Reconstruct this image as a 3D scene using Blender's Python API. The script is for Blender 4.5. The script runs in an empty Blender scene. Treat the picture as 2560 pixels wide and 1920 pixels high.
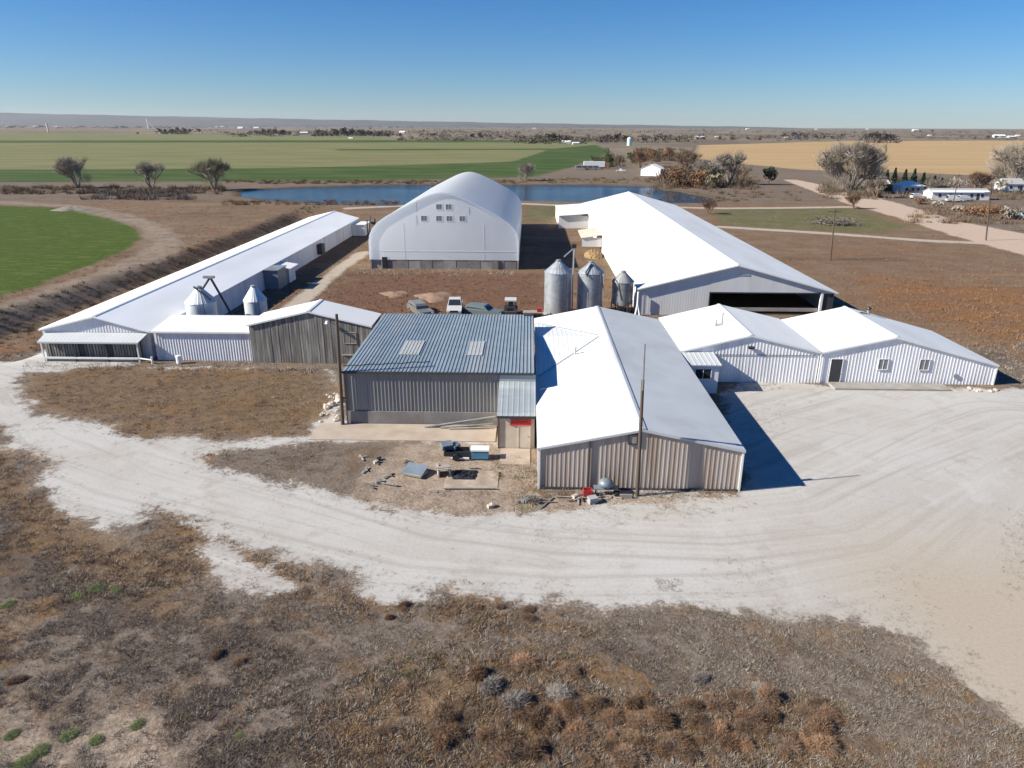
import bpy, math, random
import numpy as np
from mathutils import Vector

# ------------------------------------------------------------------ camera, sky, sun, exposure
scn = bpy.context.scene
col = scn.collection
H, FPX = 23.0, 1777.0
PITCH, YAW, ROLL = math.radians(19.95), math.radians(1.27), math.radians(0.2)
fw = np.array([-math.sin(YAW)*math.cos(PITCH), math.cos(YAW)*math.cos(PITCH), -math.sin(PITCH)])
_rt = np.array([math.cos(YAW), math.sin(YAW), 0.0]); _up = np.cross(_rt, fw)
rt = math.cos(ROLL)*_rt + math.sin(ROLL)*_up
up = -math.sin(ROLL)*_rt + math.cos(ROLL)*_up
from mathutils import Matrix
cd = bpy.data.cameras.new('camera'); cam = bpy.data.objects.new('camera', cd); col.objects.link(cam)
cam.matrix_world = Matrix(((rt[0], up[0], -fw[0], 0), (rt[1], up[1], -fw[1], 0), (rt[2], up[2], -fw[2], H), (0, 0, 0, 1)))
cd.sensor_width = 36.0; cd.lens = 36.0*FPX/2560.0; cd.clip_end = 60000.0; cd.clip_start = 0.5
scn.camera = cam

SUN_EL, SUN_AZ = math.radians(32.3), math.radians(12.0)      # sun stands to the left, a little behind the camera
to_sun = Vector((-math.cos(SUN_EL)*math.cos(SUN_AZ), -math.cos(SUN_EL)*math.sin(SUN_AZ), math.sin(SUN_EL)))
w = bpy.data.worlds.new('World'); scn.world = w; w.use_nodes = True
nt = w.node_tree; bg = nt.nodes['Background']
sky = nt.nodes.new('ShaderNodeTexSky'); sky.sky_type = 'NISHITA'; sky.sun_disc = False
sky.sun_elevation = SUN_EL; sky.sun_rotation = math.atan2(to_sun.x, to_sun.y)
sky.altitude = 0; sky.air_density = 1.0; sky.dust_density = 0.0; sky.ozone_density = 5.0
hsv = nt.nodes.new('ShaderNodeHueSaturation'); hsv.inputs['Saturation'].default_value = 1.17
tnt = nt.nodes.new('ShaderNodeMix'); tnt.data_type = 'RGBA'; tnt.blend_type = 'MULTIPLY'; tnt.inputs[0].default_value = 1.0; tnt.inputs[7].default_value = (.735, .885, 1.13, 1)
nt.links.new(sky.outputs[0], tnt.inputs[6]); nt.links.new(tnt.outputs[2], hsv.inputs['Color']); nt.links.new(hsv.outputs[0], bg.inputs[0]); bg.inputs[1].default_value = 0.053
sl = bpy.data.lights.new('sun', 'SUN'); sl.energy = 5.0; sl.angle = math.radians(0.53); sl.color = (1.0, 0.945, 0.815)
so = bpy.data.objects.new('sun', sl); col.objects.link(so)
so.rotation_euler = to_sun.to_track_quat('Z', 'Y').to_euler(); so.location = (-60, -20, 80)
vs = scn.view_settings; vs.view_transform = 'Standard'; vs.look = 'None'; vs.exposure = 0.84; vs.gamma = 1.0
scn.cycles.use_denoising = True
scn.cycles.max_bounces = 6; scn.cycles.volume_bounces = 0

# ------------------------------------------------------------------ pixel (of the 2560 px photograph) to place
def ray(px, py): return fw + rt*((px-1280)/FPX) - up*((py-960)/FPX)
def G(px, py, z=0.0):
    d = ray(px, py); t = (z-H)/d[2]; return (d[0]*t, d[1]*t, z)
def onY(px, py, Y):
    d = ray(px, py); t = Y/d[1]; return (d[0]*t, Y, H+d[2]*t)
S = 2560/2212.0
def gv(pts): return [G(x*S, y*S)[:2] for x, y in pts]      # list of pixels in the 2212 px view
def gp(pts): return [G(x, y)[:2] for x, y in pts]
rnd = random.Random(7)
R = np.random.RandomState(11)

# ------------------------------------------------------------------ helpers
class MB:
    def __init__(s): s.v, s.f = [], []
    def quad(s, *p):
        n = len(s.v); s.v += [tuple(map(float, q)) for q in p]; s.f.append(tuple(range(n, n+len(p)))); return s
    def box(s, x0, x1, y0, y1, z0, z1):
        n = len(s.v)
        s.v += [(x0,y0,z0),(x1,y0,z0),(x1,y1,z0),(x0,y1,z0),(x0,y0,z1),(x1,y0,z1),(x1,y1,z1),(x0,y1,z1)]
        s.f += [(n,n+3,n+2,n+1),(n+4,n+5,n+6,n+7),(n,n+1,n+5,n+4),(n+1,n+2,n+6,n+5),(n+2,n+3,n+7,n+6),(n+3,n,n+4,n+7)]; return s
    def obox(s, c, half, rz=0.0, rx=0.0):
        n = len(s.v); cz, sz, cx, sx = math.cos(rz), math.sin(rz), math.cos(rx), math.sin(rx)
        for z in (-1, 1):
            for x, y in ((-1,-1),(1,-1),(1,1),(-1,1)):
                a, b, d = x*half[0], y*half[1], z*half[2]
                b, d = b*cx-d*sx, b*sx+d*cx
                s.v.append((c[0]+a*cz-b*sz, c[1]+a*sz+b*cz, c[2]+d))
        s.f += [(n,n+3,n+2,n+1),(n+4,n+5,n+6,n+7),(n,n+1,n+5,n+4),(n+1,n+2,n+6,n+5),(n+2,n+3,n+7,n+6),(n+3,n,n+4,n+7)]; return s
    def tube(s, p, q, r0, r1=None, n=8, caps=True):
        r1 = r0 if r1 is None else r1
        p, q = Vector(p), Vector(q); d = (q-p)
        if d.length < 1e-6: return s
        d.normalize(); a = d.orthogonal().normalized(); b = d.cross(a); k = len(s.v)
        for c, r in ((p, r0), (q, r1)):
            for i in range(n):
                t = 2*math.pi*i/n; e = c + (a*math.cos(t)+b*math.sin(t))*r; s.v.append(tuple(e))
        for i in range(n):
            j = (i+1) % n; s.f.append((k+i, k+j, k+n+j, k+n+i))
        if caps:
            s.f.append(tuple(k+i for i in reversed(range(n)))); s.f.append(tuple(k+n+i for i in range(n)))
        return s
    def lathe(s, c, prof, n=40, cap=True):
        k = len(s.v)
        for r, z in prof:
            for i in range(n):
                t = 2*math.pi*i/n; s.v.append((c[0]+r*math.cos(t), c[1]+r*math.sin(t), c[2]+z))
        m = len(prof)
        for a in range(m-1):
            for i in range(n):
                j = (i+1) % n; s.f.append((k+a*n+i, k+a*n+j, k+(a+1)*n+j, k+(a+1)*n+i))
        if cap:
            s.f.append(tuple(k+i for i in reversed(range(n)))); s.f.append(tuple(k+(m-1)*n+i for i in range(n)))
        return s
    def prism(s, pts, y0, y1):            # polygon in XZ, extruded along Y
        k = len(s.v); n = len(pts)
        s.v += [(x, y0, z) for x, z in pts] + [(x, y1, z) for x, z in pts]
        s.f.append(tuple(range(k, k+n))); s.f.append(tuple(k+n+i for i in reversed(range(n))))
        for i in range(n):
            j = (i+1) % n; s.f.append((k+i, k+n+i, k+n+j, k+j))
        return s
    def prismx(s, pts, x0, x1):           # polygon in YZ, extruded along X
        k = len(s.v); n = len(pts)
        s.v += [(x0, y, z) for y, z in pts] + [(x1, y, z) for y, z in pts]
        s.f.append(tuple(reversed(range(k, k+n)))); s.f.append(tuple(k+n+i for i in range(n)))
        for i in range(n):
            j = (i+1) % n; s.f.append((k+i, k+j, k+n+j, k+n+i))
        return s
    def slab(s, A, B, C, D, pitch=0.0, depth=0.03, thick=0.07):   # sheet A,B eave, C,D ridge; ribs run from eave to ridge
        A, B, C, D = map(Vector, (A, B, C, D)); nrm = (B-A).cross(D-A).normalized()
        if nrm.z < 0: nrm = -nrm
        L = max((B-A).length, (C-D).length)
        us = [0.0, 1.0]; off = [0.0, 0.0]
        if pitch > 0:
            m = max(1, round(L/pitch)); us, off = [], []
            for i in range(m):
                for t, o in ((0, 0), (.66, 0), (.74, depth), (.92, depth)):
                    us.append((i+t)/m); off.append(o)
            us.append(1.0); off.append(0.0)
        k = len(s.v)
        for u, o in zip(us, off):
            s.v.append(tuple(A.lerp(B, u)+nrm*o)); s.v.append(tuple(D.lerp(C, u)+nrm*o))
        for i in range(len(us)-1): s.f.append((k+2*i, k+2*i+2, k+2*i+3, k+2*i+1))
        lo = -nrm*thick
        a, b, c, d = A+lo, B+lo, C+lo, D+lo
        s.quad(a, d, c, b); s.quad(a, b, B, A); s.quad(b, c, C, B); s.quad(c, d, D, C); s.quad(d, a, A, D); return s
    def build(s, name, mat, parent=None, smooth=False, loc=None):
        me = bpy.data.meshes.new(name)
        o3 = parent.location if parent is not None and loc is None else (loc or (0, 0, 0))
        if parent is not None and parent.parent is not None and loc is None: o3 = Vector(o3)+parent.parent.location
        ox, oy, oz = o3
        me.from_pydata([(x-ox, y-oy, z-oz) for x, y, z in s.v], [], s.f)
        if smooth: me.polygons.foreach_set('use_smooth', [True]*len(me.polygons))
        if mat: me.materials.append(mat)
        o = bpy.data.objects.new(name, me); col.objects.link(o)
        if parent is not None: o.parent = parent
        elif loc is not None: o.location = loc
        return o

def tag(o, label=None, cat=None, group=None, kind=None):
    if label: o['label'] = label
    if cat: o['category'] = cat
    if group: o['group'] = group
    if kind: o['kind'] = kind
    return o
def thing(name, label, cat, loc=(0, 0, 0), group=None, rz=0.0):
    o = bpy.data.objects.new(name, None); col.objects.link(o); o.location = loc; o.rotation_euler.z = rz
    o.empty_display_size = 0.3
    return tag(o, label, cat, group)
def copy_tree(o, parent=None):
    c = o.copy(); col.objects.link(c); c.parent = parent
    for ch in list(o.children): copy_tree(ch, c)
    return c

def N(t, kind, **kw):
    n = t.nodes.new(kind)
    for k, v in kw.items(): setattr(n, k, v)
    return n
def mat(name, c, rough=.75, metal=0.0, var=.15, scale=2.0, stretch=(1, 1, 1), rndv=.0, c2=None, c2amt=.5, c2scale=.7, bump=0.0, spec=.4, c2stretch=None):
    m = bpy.data.materials.new(name); m.use_nodes = True; t = m.node_tree; L = t.links.new
    b = t.nodes['Principled BSDF']; b.inputs['Roughness'].default_value = rough; b.inputs['Metallic'].default_value = metal
    b.inputs['Specular IOR Level'].default_value = spec
    g = N(t, 'ShaderNodeNewGeometry'); mp = N(t, 'ShaderNodeMapping'); L(g.outputs['Position'], mp.inputs[0]); mp.inputs['Scale'].default_value = stretch
    n1 = N(t, 'ShaderNodeTexNoise'); n1.inputs['Scale'].default_value = scale; n1.inputs['Detail'].default_value = 5; L(mp.outputs[0], n1.inputs[0])
    mr = N(t, 'ShaderNodeMapRange'); L(n1.outputs[0], mr.inputs[0]); mr.inputs[1].default_value = .3; mr.inputs[2].default_value = .7
    mr.inputs[3].default_value = 1-var; mr.inputs[4].default_value = 1+var
    src = None
    rgb = N(t, 'ShaderNodeRGB'); rgb.outputs[0].default_value = (*c, 1); src = rgb.outputs[0]
    if c2:
        mp2 = N(t, 'ShaderNodeMapping'); L(g.outputs['Position'], mp2.inputs[0]); mp2.inputs['Scale'].default_value = c2stretch or stretch
        n2 = N(t, 'ShaderNodeTexNoise'); n2.inputs['Scale'].default_value = c2scale; n2.inputs['Detail'].default_value = 6; L(mp2.outputs[0], n2.inputs[0])
        r2 = N(t, 'ShaderNodeMapRange'); L(n2.outputs[0], r2.inputs[0]); r2.inputs[1].default_value = .62-.3*c2amt; r2.inputs[2].default_value = .82-.3*c2amt
        mx = N(t, 'ShaderNodeMix', data_type='RGBA'); L(r2.outputs[0], mx.inputs[0]); L(src, mx.inputs[6]); mx.inputs[7].default_value = (*c2, 1); src = mx.outputs[2]
    fac = mr.outputs[0]
    if rndv:
        oi = N(t, 'ShaderNodeObjectInfo'); m2 = N(t, 'ShaderNodeMapRange'); L(oi.outputs['Random'], m2.inputs[0])
        m2.inputs[3].default_value = 1-rndv; m2.inputs[4].default_value = 1+rndv
        mu = N(t, 'ShaderNodeMath', operation='MULTIPLY'); L(fac, mu.inputs[0]); L(m2.outputs[0], mu.inputs[1]); fac = mu.outputs[0]
    vm = N(t, 'ShaderNodeVectorMath', operation='SCALE'); L(src, vm.inputs[0]); L(fac, vm.inputs['Scale'])
    L(vm.outputs[0], b.inputs['Base Color'])
    if bump:
        bn = N(t, 'ShaderNodeBump'); bn.inputs['Strength'].default_value = .6; bn.inputs['Distance'].default_value = bump
        L(n1.outputs[0], bn.inputs['Height']); L(bn.outputs[0], b.inputs['Normal'])
    return m
def attr_mat(name, rough=.9, trans=0.0):
    m = bpy.data.materials.new(name); m.use_nodes = True; t = m.node_tree; b = t.nodes['Principled BSDF']
    a = N(t, 'ShaderNodeAttribute', attribute_name='tint'); t.links.new(a.outputs['Color'], b.inputs['Base Color'])
    b.inputs['Roughness'].default_value = rough; b.inputs['Specular IOR Level'].default_value = .15
    return m

STREAK = (1, 1, .12)
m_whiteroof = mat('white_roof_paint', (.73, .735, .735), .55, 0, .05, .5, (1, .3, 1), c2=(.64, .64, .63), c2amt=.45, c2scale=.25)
m_freshroof = mat('fresh_white_roof', (.89, .895, .895), .5, 0, .04, .5, (1, .3, 1), c2=(.79, .79, .785), c2amt=.4, c2scale=.25)
m_greyroof = mat('galvanised_and_shaded_roof', (.50, .515, .53), .5, 0, .05, .35, c2=(.45, .46, .47), c2amt=.4, c2scale=.3)  # grey roof parts; also the painted shade tone of the main right slope
m_blueroof = mat('blue_grey_roof', (.265, .32, .36), .5, .25, .10, .8, rndv=.05, c2=(.33, .36, .385), c2amt=.5, c2scale=.5, c2stretch=(1, .15, 1))
m_cap = mat('dull_ridge_cap', (.42, .44, .46), .5, .2, .1)
m_mainwall = mat('weathered_tan_siding', (.43, .365, .32), .6, .1, .10, 1.6, STREAK, rndv=.05, c2=(.34, .255, .20), c2amt=.55, c2scale=1.3, bump=.004)
m_garwall = mat('dark_grey_siding', (.235, .24, .25), .5, .2, .10, 1.5, STREAK, rndv=.04, c2=(.215, .21, .21), c2amt=.4, c2scale=1.1)
m_shedwall = mat('pale_lilac_siding', (.80, .79, .81), .55, .05, .07, 1.2, STREAK, rndv=.03, c2=(.66, .64, .63), c2amt=.4, c2scale=.9)
m_barnwall = mat('pale_barn_siding', (.66, .65, .645), .65, 0, .06, .8, STREAK, rndv=.02, c2=(.58, .565, .555), c2amt=.4, c2scale=.6)
m_lbwall = mat('white_barn_siding', (.72, .72, .76), .6, 0, .07, 1, STREAK, rndv=.03, c2=(.60, .59, .60), c2amt=.4)
m_whitewall = mat('white_wall_paint', (.74, .74, .75), .7, 0, .07, 1, STREAK, c2=(.62, .6, .58), c2amt=.35)
m_board = mat('weathered_grey_boards', (.195, .18, .165), .85, 0, .28, 2.2, (2, 2, .15), rndv=.28, c2=(.30, .285, .265), c2amt=.5, c2scale=2.0, c2stretch=(2, 2, .2))
m_trim = mat('white_trim', (.78, .78, .77), .55, 0, .05)
m_dark = mat('dark_opening', (.018, .018, .02), .9, 0, .1)
m_darktrim = mat('dark_trim', (.05, .05, .055), .6, 0, .1)
m_glass = mat('window_glass', (.03, .035, .04), .08, 0, .05, spec=.6)
m_glassgrey = mat('grey_window', (.21, .215, .23), .3, 0, .1)
m_conc = mat('weathered_concrete', (.30, .28, .26), .9, 0, .12, 1.2, c2=(.26, .235, .21), c2amt=.5, c2scale=.5, bump=.01)
m_pink = mat('sandy_concrete', (.40, .33, .27), .9, 0, .10, .9, c2=(.37, .29, .23), c2amt=.5, c2scale=.4, bump=.01)
m_padsoil = mat('dusty_concrete', (.37, .305, .245), .95, 0, .2, 1.5, c2=(.30, .235, .18), c2amt=.7, c2scale=.9, bump=.01)
m_stem = mat('stem_wall_concrete', (.225, .21, .20), .9, 0, .12, 1, c2=(.18, .165, .155), c2amt=.5)
m_whitebin = mat('pale_bin_steel', (.62, .65, .67), .5, .2, .06, 2.0, c2=(.52, .54, .55), c2amt=.4)
m_porchroof = mat('dull_porch_roof', (.31, .345, .365), .55, .1, .08, .6, c2=(.42, .45, .46), c2amt=.4, c2stretch=(.2, 1, 1))
m_galv = mat('galvanised_bin', (.50, .53, .56), .45, .6, .10, 2.5, c2=(.40, .41, .42), c2amt=.5, c2scale=1.2, rndv=.03)
m_dullshade = mat('dull_metal_and_shade', (.36, .37, .37), .5, .5, .14, 2.0, c2=(.22, .22, .21), c2amt=.5)  # dull metal parts; also the painted shade tone of the corner bin
m_fabric = mat('white_fabric', (.80, .82, .845), .38, 0, .025, .25, spec=.5)
m_fabgable = mat('white_gable_fabric', (.78, .81, .845), .6, 0, .03, .3, c2=(.72, .75, .79), c2amt=.4, c2scale=.2)
for m__, f__ in ((m_fabric, .42), (m_fabgable, .6)):
    t = m__.node_tree; b__ = t.nodes['Principled BSDF']; tl = N(t, 'ShaderNodeBsdfTranslucent'); tl.inputs['Color'].default_value = (.88, .92, .97, 1)
    ms = N(t, 'ShaderNodeMixShader'); ms.inputs[0].default_value = f__; o__ = t.nodes['Material Output']
    t.links.new(b__.outputs[0], ms.inputs[1]); t.links.new(tl.outputs[0], ms.inputs[2]); t.links.new(ms.outputs[0], o__.inputs['Surface'])
m_wood = mat('pole_wood', (.10, .075, .06), .9, 0, .25, 3, STREAK, bump=.006)
m_mast = mat('steel_mast', (.30, .29, .29), .5, .6, .1)
m_steel = mat('dark_steel', (.06, .06, .065), .5, .6, .15)
m_red = mat('red_sign', (.62, .045, .045), .5, 0, .06)
m_dred = mat('dark_red_sign', (.40, .03, .035), .5, 0, .06)
m_tan = mat('tan_wall', (.60, .545, .45), .8, 0, .07, 1.2, c2=(.5, .42, .33), c2amt=.45)
m_cream = mat('cream_skylight', (.36, .375, .375), .5, 0, .08)
m_plank = mat('grey_plank', (.34, .30, .26), .85, 0, .2, 2.5, rndv=.2)
m_black = mat('black_plastic', (.02, .022, .028), .55, 0, .1)
m_blue = mat('blue_paint', (.07, .20, .30), .45, 0, .12)
m_steelblue = mat('blue_grey_sheet', (.21, .25, .29), .5, .3, .14, 1.5)
m_tyre = mat('tyre_rubber', (.02, .02, .02), .9, 0, .1)
m_rim = mat('wheel_rim', (.45, .45, .46), .35, .8, .1)
m_carwhite = mat('white_car_paint', (.55, .55, .55), .3, 0, .02, spec=.6)
m_cargrey = mat('grey_car_paint', (.16, .19, .19), .3, .3, .04, spec=.6)
m_cartan = mat('silver_car_paint', (.30, .29, .275), .3, .5, .04, spec=.6)
m_lamp = mat('lamp_lens', (.8, .8, .78), .2, 0, .02)
m_stone = mat('pale_stone', (.50, .42, .35), .95, 0, .18, 3, rndv=.2, bump=.03)
m_sand = mat('pinkish_sand', (.27, .17, .12), .95, 0, .15, 1.5, bump=.05)
m_straw = mat('straw', (.27, .18, .085), .95, 0, .3, 2.5, rndv=.15, bump=.08)
m_bark = mat('bare_bark', (.21, .18, .155), .95, 0, .2, 3)
m_barkred = mat('red_brown_twig', (.17, .105, .075), .95, 0, .25, 3)
m_twig = mat('grey_twigs', (.33, .285, .235), .95, 0, .25, .4)
m_twigol = mat('olive_twigs', (.27, .245, .15), .95, 0, .25, .4)
m_twigrust = mat('rusty_twigs', (.22, .12, .065), .95, 0, .3, .4)
m_weedgreen = mat('weed_green', (.155, .185, .075), .9, 0, .3, 1.0)
m_rustshrub = mat('rusty_weed', (.255, .15, .088), .95, 0, .35, 1.2, rndv=.3, c2=(.20, .14, .10), c2amt=.6, c2scale=1.5)
m_greyshrub = mat('grey_weed', (.30, .265, .235), .95, 0, .25, .8, rndv=.15)
m_ever = mat('evergreen_needles', (.022, .036, .02), .9, 0, .4, .8)
m_dgreen = mat('dull_green_leaves', (.065, .085, .035), .9, 0, .35, .8)
m_fartree = mat('far_bare_crowns', (.075, .06, .055), .95, 0, .3, .05)
m_redroof = mat('red_brown_roof', (.30, .14, .10), .8, 0, .1)
m_greyshingle = mat('grey_shingles', (.33, .33, .34), .85, 0, .12)
m_silo = mat('pale_blue_silo', (.55, .68, .75), .5, .1, .05)

# ------------------------------------------------------------------ plan of the ground (metres)
def vnoise(x, y, s, seed=0):
    x = np.asarray(x)/s+seed*17.3; y = np.asarray(y)/s+seed*9.1
    xi, yi = np.floor(x), np.floor(y); fx, fy = x-xi, y-yi
    fx = fx*fx*(3-2*fx); fy = fy*fy*(3-2*fy)
    def h(a, b):
        t = np.sin(a*127.1+b*311.7+seed*74.7)*43758.5453; return t-np.floor(t)
    return (h(xi, yi)*(1-fx)+h(xi+1, yi)*fx)*(1-fy)+(h(xi, yi+1)*(1-fx)+h(xi+1, yi+1)*fx)*fy
def segd(x, y, a, b):
    dx, dy = b[0]-a[0], b[1]-a[1]; L = dx*dx+dy*dy+1e-9
    t = np.clip(((x-a[0])*dx+(y-a[1])*dy)/L, 0, 1); return np.hypot(x-a[0]-t*dx, y-a[1]-t*dy)
def sdpoly(x, y, P):                   # positive inside
    d = np.full(x.shape, 1e9); ins = np.zeros(x.shape, bool)
    for i in range(len(P)):
        a, b = P[i], P[(i+1) % len(P)]
        d = np.minimum(d, segd(x, y, a, b))
        c = ((a[1] > y) != (b[1] > y)) & (x < (b[0]-a[0])*(y-a[1])/((b[1]-a[1]) or 1e-9)+a[0]); ins ^= c
    return np.where(ins, d, -d)
def sdline(x, y, P, wid):
    d = np.full(x.shape, 1e9)
    for i in range(len(P)-1): d = np.minimum(d, segd(x, y, P[i], P[i+1]))
    return wid/2-d

P_OUT = gv([(-300,700),(30,752),(92,722),(300,795),(720,795),(735,910),(1075,955),(1160,1060),(1600,1068),(1545,850),(1600,825),(2150,835),(2600,845),(3000,1000),(3300,1500),(2300,1680),(2200,1575),(2140,1500),(2060,1440),(1960,1385),(1850,1345),(1700,1335),(1440,1302),(1300,1322),(1180,1305),(1000,1288),(880,1285),(800,1262),(740,1240),(640,1225),(560,1198),(470,1152),(400,1110),(345,1088),(322,1080),(318,1115),(240,1142),(150,1105),(75,1045),(90,1020),(125,1005),(60,975),(20,955),(0,930),(-300,850)])
P_I1 = gv([(48,808),(200,792),(700,795),(735,840),(720,900),(680,915),(675,945),(560,950),(330,945),(250,940),(205,910),(130,905),(70,890),(40,850)])
P_I2 = gv([(430,985),(520,968),(640,960),(690,955),(1075,955),(1160,1065),(1600,1070),(1560,1082),(1450,1092),(1250,1102),(1150,1112),(1000,1108),(880,1105),(800,1090),(700,1058),(600,1042),(540,1030),(470,1010)])
P_P2 = gv([(465,1185),(540,1215),(600,1250),(658,1272),(600,1285),(520,1265),(490,1240)])
P_P3 = gv([(770,1268),(860,1266),(950,1285),(850,1294)])
P_ROAD = gv([(1690,388),(1720,388),(1850,415),(1960,445),(2080,480),(2212,505),(2400,540),(2400,600),(2190,545),(2060,510),(1940,470),(1830,440)])
L_LANE1 = gv([(755,450),(900,443),(1130,440),(1200,443),(1560,450),(1700,449),(1835,447)])
L_LANE2 = gv([(1560,490),(1800,505),(2000,520),(2160,527)])
L_TRACK = gv([(-300,428),(0,437),(150,445),(250,465),(330,490),(360,525),(330,555),(200,605),(80,648),(0,675),(-200,740)])
L_WALK = gv([(785,545),(735,580),(690,615),(628,668)])
P_GREEN = gv([(-500,432),(0,444),(150,450),(240,470),(300,495),(305,515),(280,535),(200,570),(90,612),(0,642),(-500,790)])
P_BAND = gp([(-300,424),(0,424),(640,421),(1000,413),(1280,404),(1380,372),(1490,362),(1530,380),(1440,415),(1330,443),(900,452),(0,456),(-300,456)])
P_OLIVE = gp([(-400,357),(1480,356),(1500,362),(1380,372),(1280,404),(1000,413),(640,421),(-400,424)])
P_OLIVE2 = gp([(-600,326),(900,340),(1100,352),(-600,355)])
P_TAN = gp([(1745,363),(2100,353),(2900,350),(2900,450),(2560,443),(2300,432),(2000,424),(1745,398)])
P_LAWN = gv([(1540,452),(1850,450),(1960,490),(1900,505),(1560,488)])
P_LAWN2 = gv([(1130,445),(1210,445),(1210,480),(1130,480)])
P_RUST = gv([(1900,600),(2050,610),(2300,625),(2400,760),(2150,740),(1990,690),(1850,640)])
P_YARD = gv([(700,655),(760,590),(1180,592),(1190,700),(1100,720),(800,720)])
P_POND = gp([(592,478),(640,472),(760,466),(1000,460),(1250,460),(1500,461),(1620,465),(1720,480),(1790,493),(1822,500),(1760,507),(1600,506),(1450,504),(1280,500),(1100,505),(980,513),(880,511),(760,505),(650,498),(600,490)])
P_BAND2 = gp([(-400, 352), (1100, 350), (1480, 351), (1480, 356), (-400, 357)])
P_BAND3 = gp([(840, 373), (1400, 371), (1400, 374.5), (840, 376.5)])
P_SOIL = gp([(990, 1105), (1240, 1095), (1345, 1130), (1345, 1228), (1850, 1232), (1810, 1262), (1500, 1290), (1250, 1300), (1000, 1285), (890, 1240), (950, 1150)])
P_BARE = gp([(210, 1850), (320, 1780), (430, 1860), (470, 1960), (300, 1960)])
P_BARE2 = gp([(-40, 1760), (90, 1800), (160, 1900), (-40, 1930)])
P_RF = gp([(850, 1660), (1150, 1590), (1480, 1600), (1560, 1720), (2060, 1700), (2150, 1780), (2100, 1960), (800, 1960)])
P_RL = gp([(-50, 1130), (40, 1150), (130, 1250), (300, 1370), (420, 1380), (560, 1330), (620, 1380), (420, 1480), (250, 1480), (60, 1330), (-50, 1250)])
P_RE = gp([(400, 1250), (620, 1340), (900, 1490), (1300, 1540), (1560, 1560), (1500, 1600), (1100, 1570), (700, 1500), (450, 1400)])
P_DK = gp([(-60, 1230), (60, 1270), (180, 1390), (380, 1480), (620, 1560), (820, 1640), (600, 1640), (300, 1540), (-60, 1480)])
L_BANK = [G(-200,842)[:2], G(0,772)[:2], G(200,707)[:2], G(370,655)[:2], G(550,592)[:2], G(690,542)[:2], G(780,505)[:2]]
L_DRIVE = gv([(-200,800),(0,850),(90,945),(300,1030),(600,1110),(900,1190),(1200,1220),(1600,1225),(1900,1180),(2100,1050),(2300,950)])
P_MIDBROWN = gp([(-900,508),(-300,500),(0,505),(560,498),(860,520),(1300,512),(1700,508),(2100,505),(2700,650),(2700,870),(2300,862),(2100,760),(1400,792),(1000,792),(700,810),(560,690),(300,760),(0,860),(-900,1100)])

def masks(x, y):
    wob = (vnoise(x, y, 3.2, 1)-.5)*1.5+(vnoise(x, y, 1.1, 2)-.5)*.8
    far = np.clip(y/150, .6, 4)
    m = {}
    g = np.minimum(sdpoly(x, y, P_OUT), np.minimum(-sdpoly(x, y, P_I1), -sdpoly(x, y, P_I2)))
    g = np.maximum(g, np.maximum(sdpoly(x, y, P_P2), sdpoly(x, y, P_P3))+.35)
    m['gravel'] = np.clip(g+wob, -6, 6)
    m['dirt'] = np.clip(np.maximum(sdpoly(x, y, P_ROAD), -6)+wob*.8, -6, 6)
    m['lane'] = np.clip(np.maximum(np.maximum(sdline(x, y, L_LANE1, 4.2), sdline(x, y, L_LANE2, 3.8)), sdline(x, y, L_WALK, 2.6))+wob*.4, -6, 6)
    m['track'] = np.clip(sdline(x, y, L_TRACK, 6.5)+wob*1.3, -6, 6)
    m['green'] = np.clip(sdpoly(x, y, P_GREEN)+wob, -6, 6)
    m['band'] = np.clip(np.maximum(sdpoly(x, y, P_BAND), np.maximum(sdpoly(x, y, P_BAND2), sdpoly(x, y, P_BAND3)))+wob*2, -12, 12)
    m['olive'] = np.clip(np.maximum(sdpoly(x, y, P_OLIVE), sdpoly(x, y, P_OLIVE2))+wob*2, -12, 12)
    m['tan'] = np.clip(sdpoly(x, y, P_TAN)+wob*2, -12, 12)
    m['lawn'] = np.clip(np.maximum(sdpoly(x, y, P_LAWN), sdpoly(x, y, P_LAWN2))+wob*2, -12, 12)
    m['rust'] = np.clip(sdpoly(x, y, P_RUST)+wob*4, -12, 12)
    m['yard'] = np.clip(sdpoly(x, y, P_YARD)+wob*2, -12, 12)
    m['mid'] = np.clip(sdpoly(x, y, P_MIDBROWN)+wob*2, -12, 12)
    m['pond'] = np.clip(sdpoly(x, y, P_POND)+wob*1.2, -12, 12)
    m['rustn'] = np.clip(np.maximum(np.maximum(np.maximum(sdpoly(x, y, P_RF)-.8, sdpoly(x, y, P_I1)-.4), sdpoly(x, y, P_RL)), sdpoly(x, y, P_RE))+wob*1.5, -6, 6)
    m['soil'] = np.clip(np.maximum(np.maximum(sdpoly(x, y, P_SOIL), sdpoly(x, y, P_BARE)), sdpoly(x, y, P_BARE2))+wob*1.1, -6, 6)
    m['darkn'] = np.clip(sdpoly(x, y, P_DK)+wob*2, -6, 6)
    m['drive'] = np.clip(-sdline(x, y, L_DRIVE, 0), 0, 30)
    return m
def sstep(a, b, t):
    t = np.clip((t-a)/(b-a), 0, 1); return t*t*(3-2*t)
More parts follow.
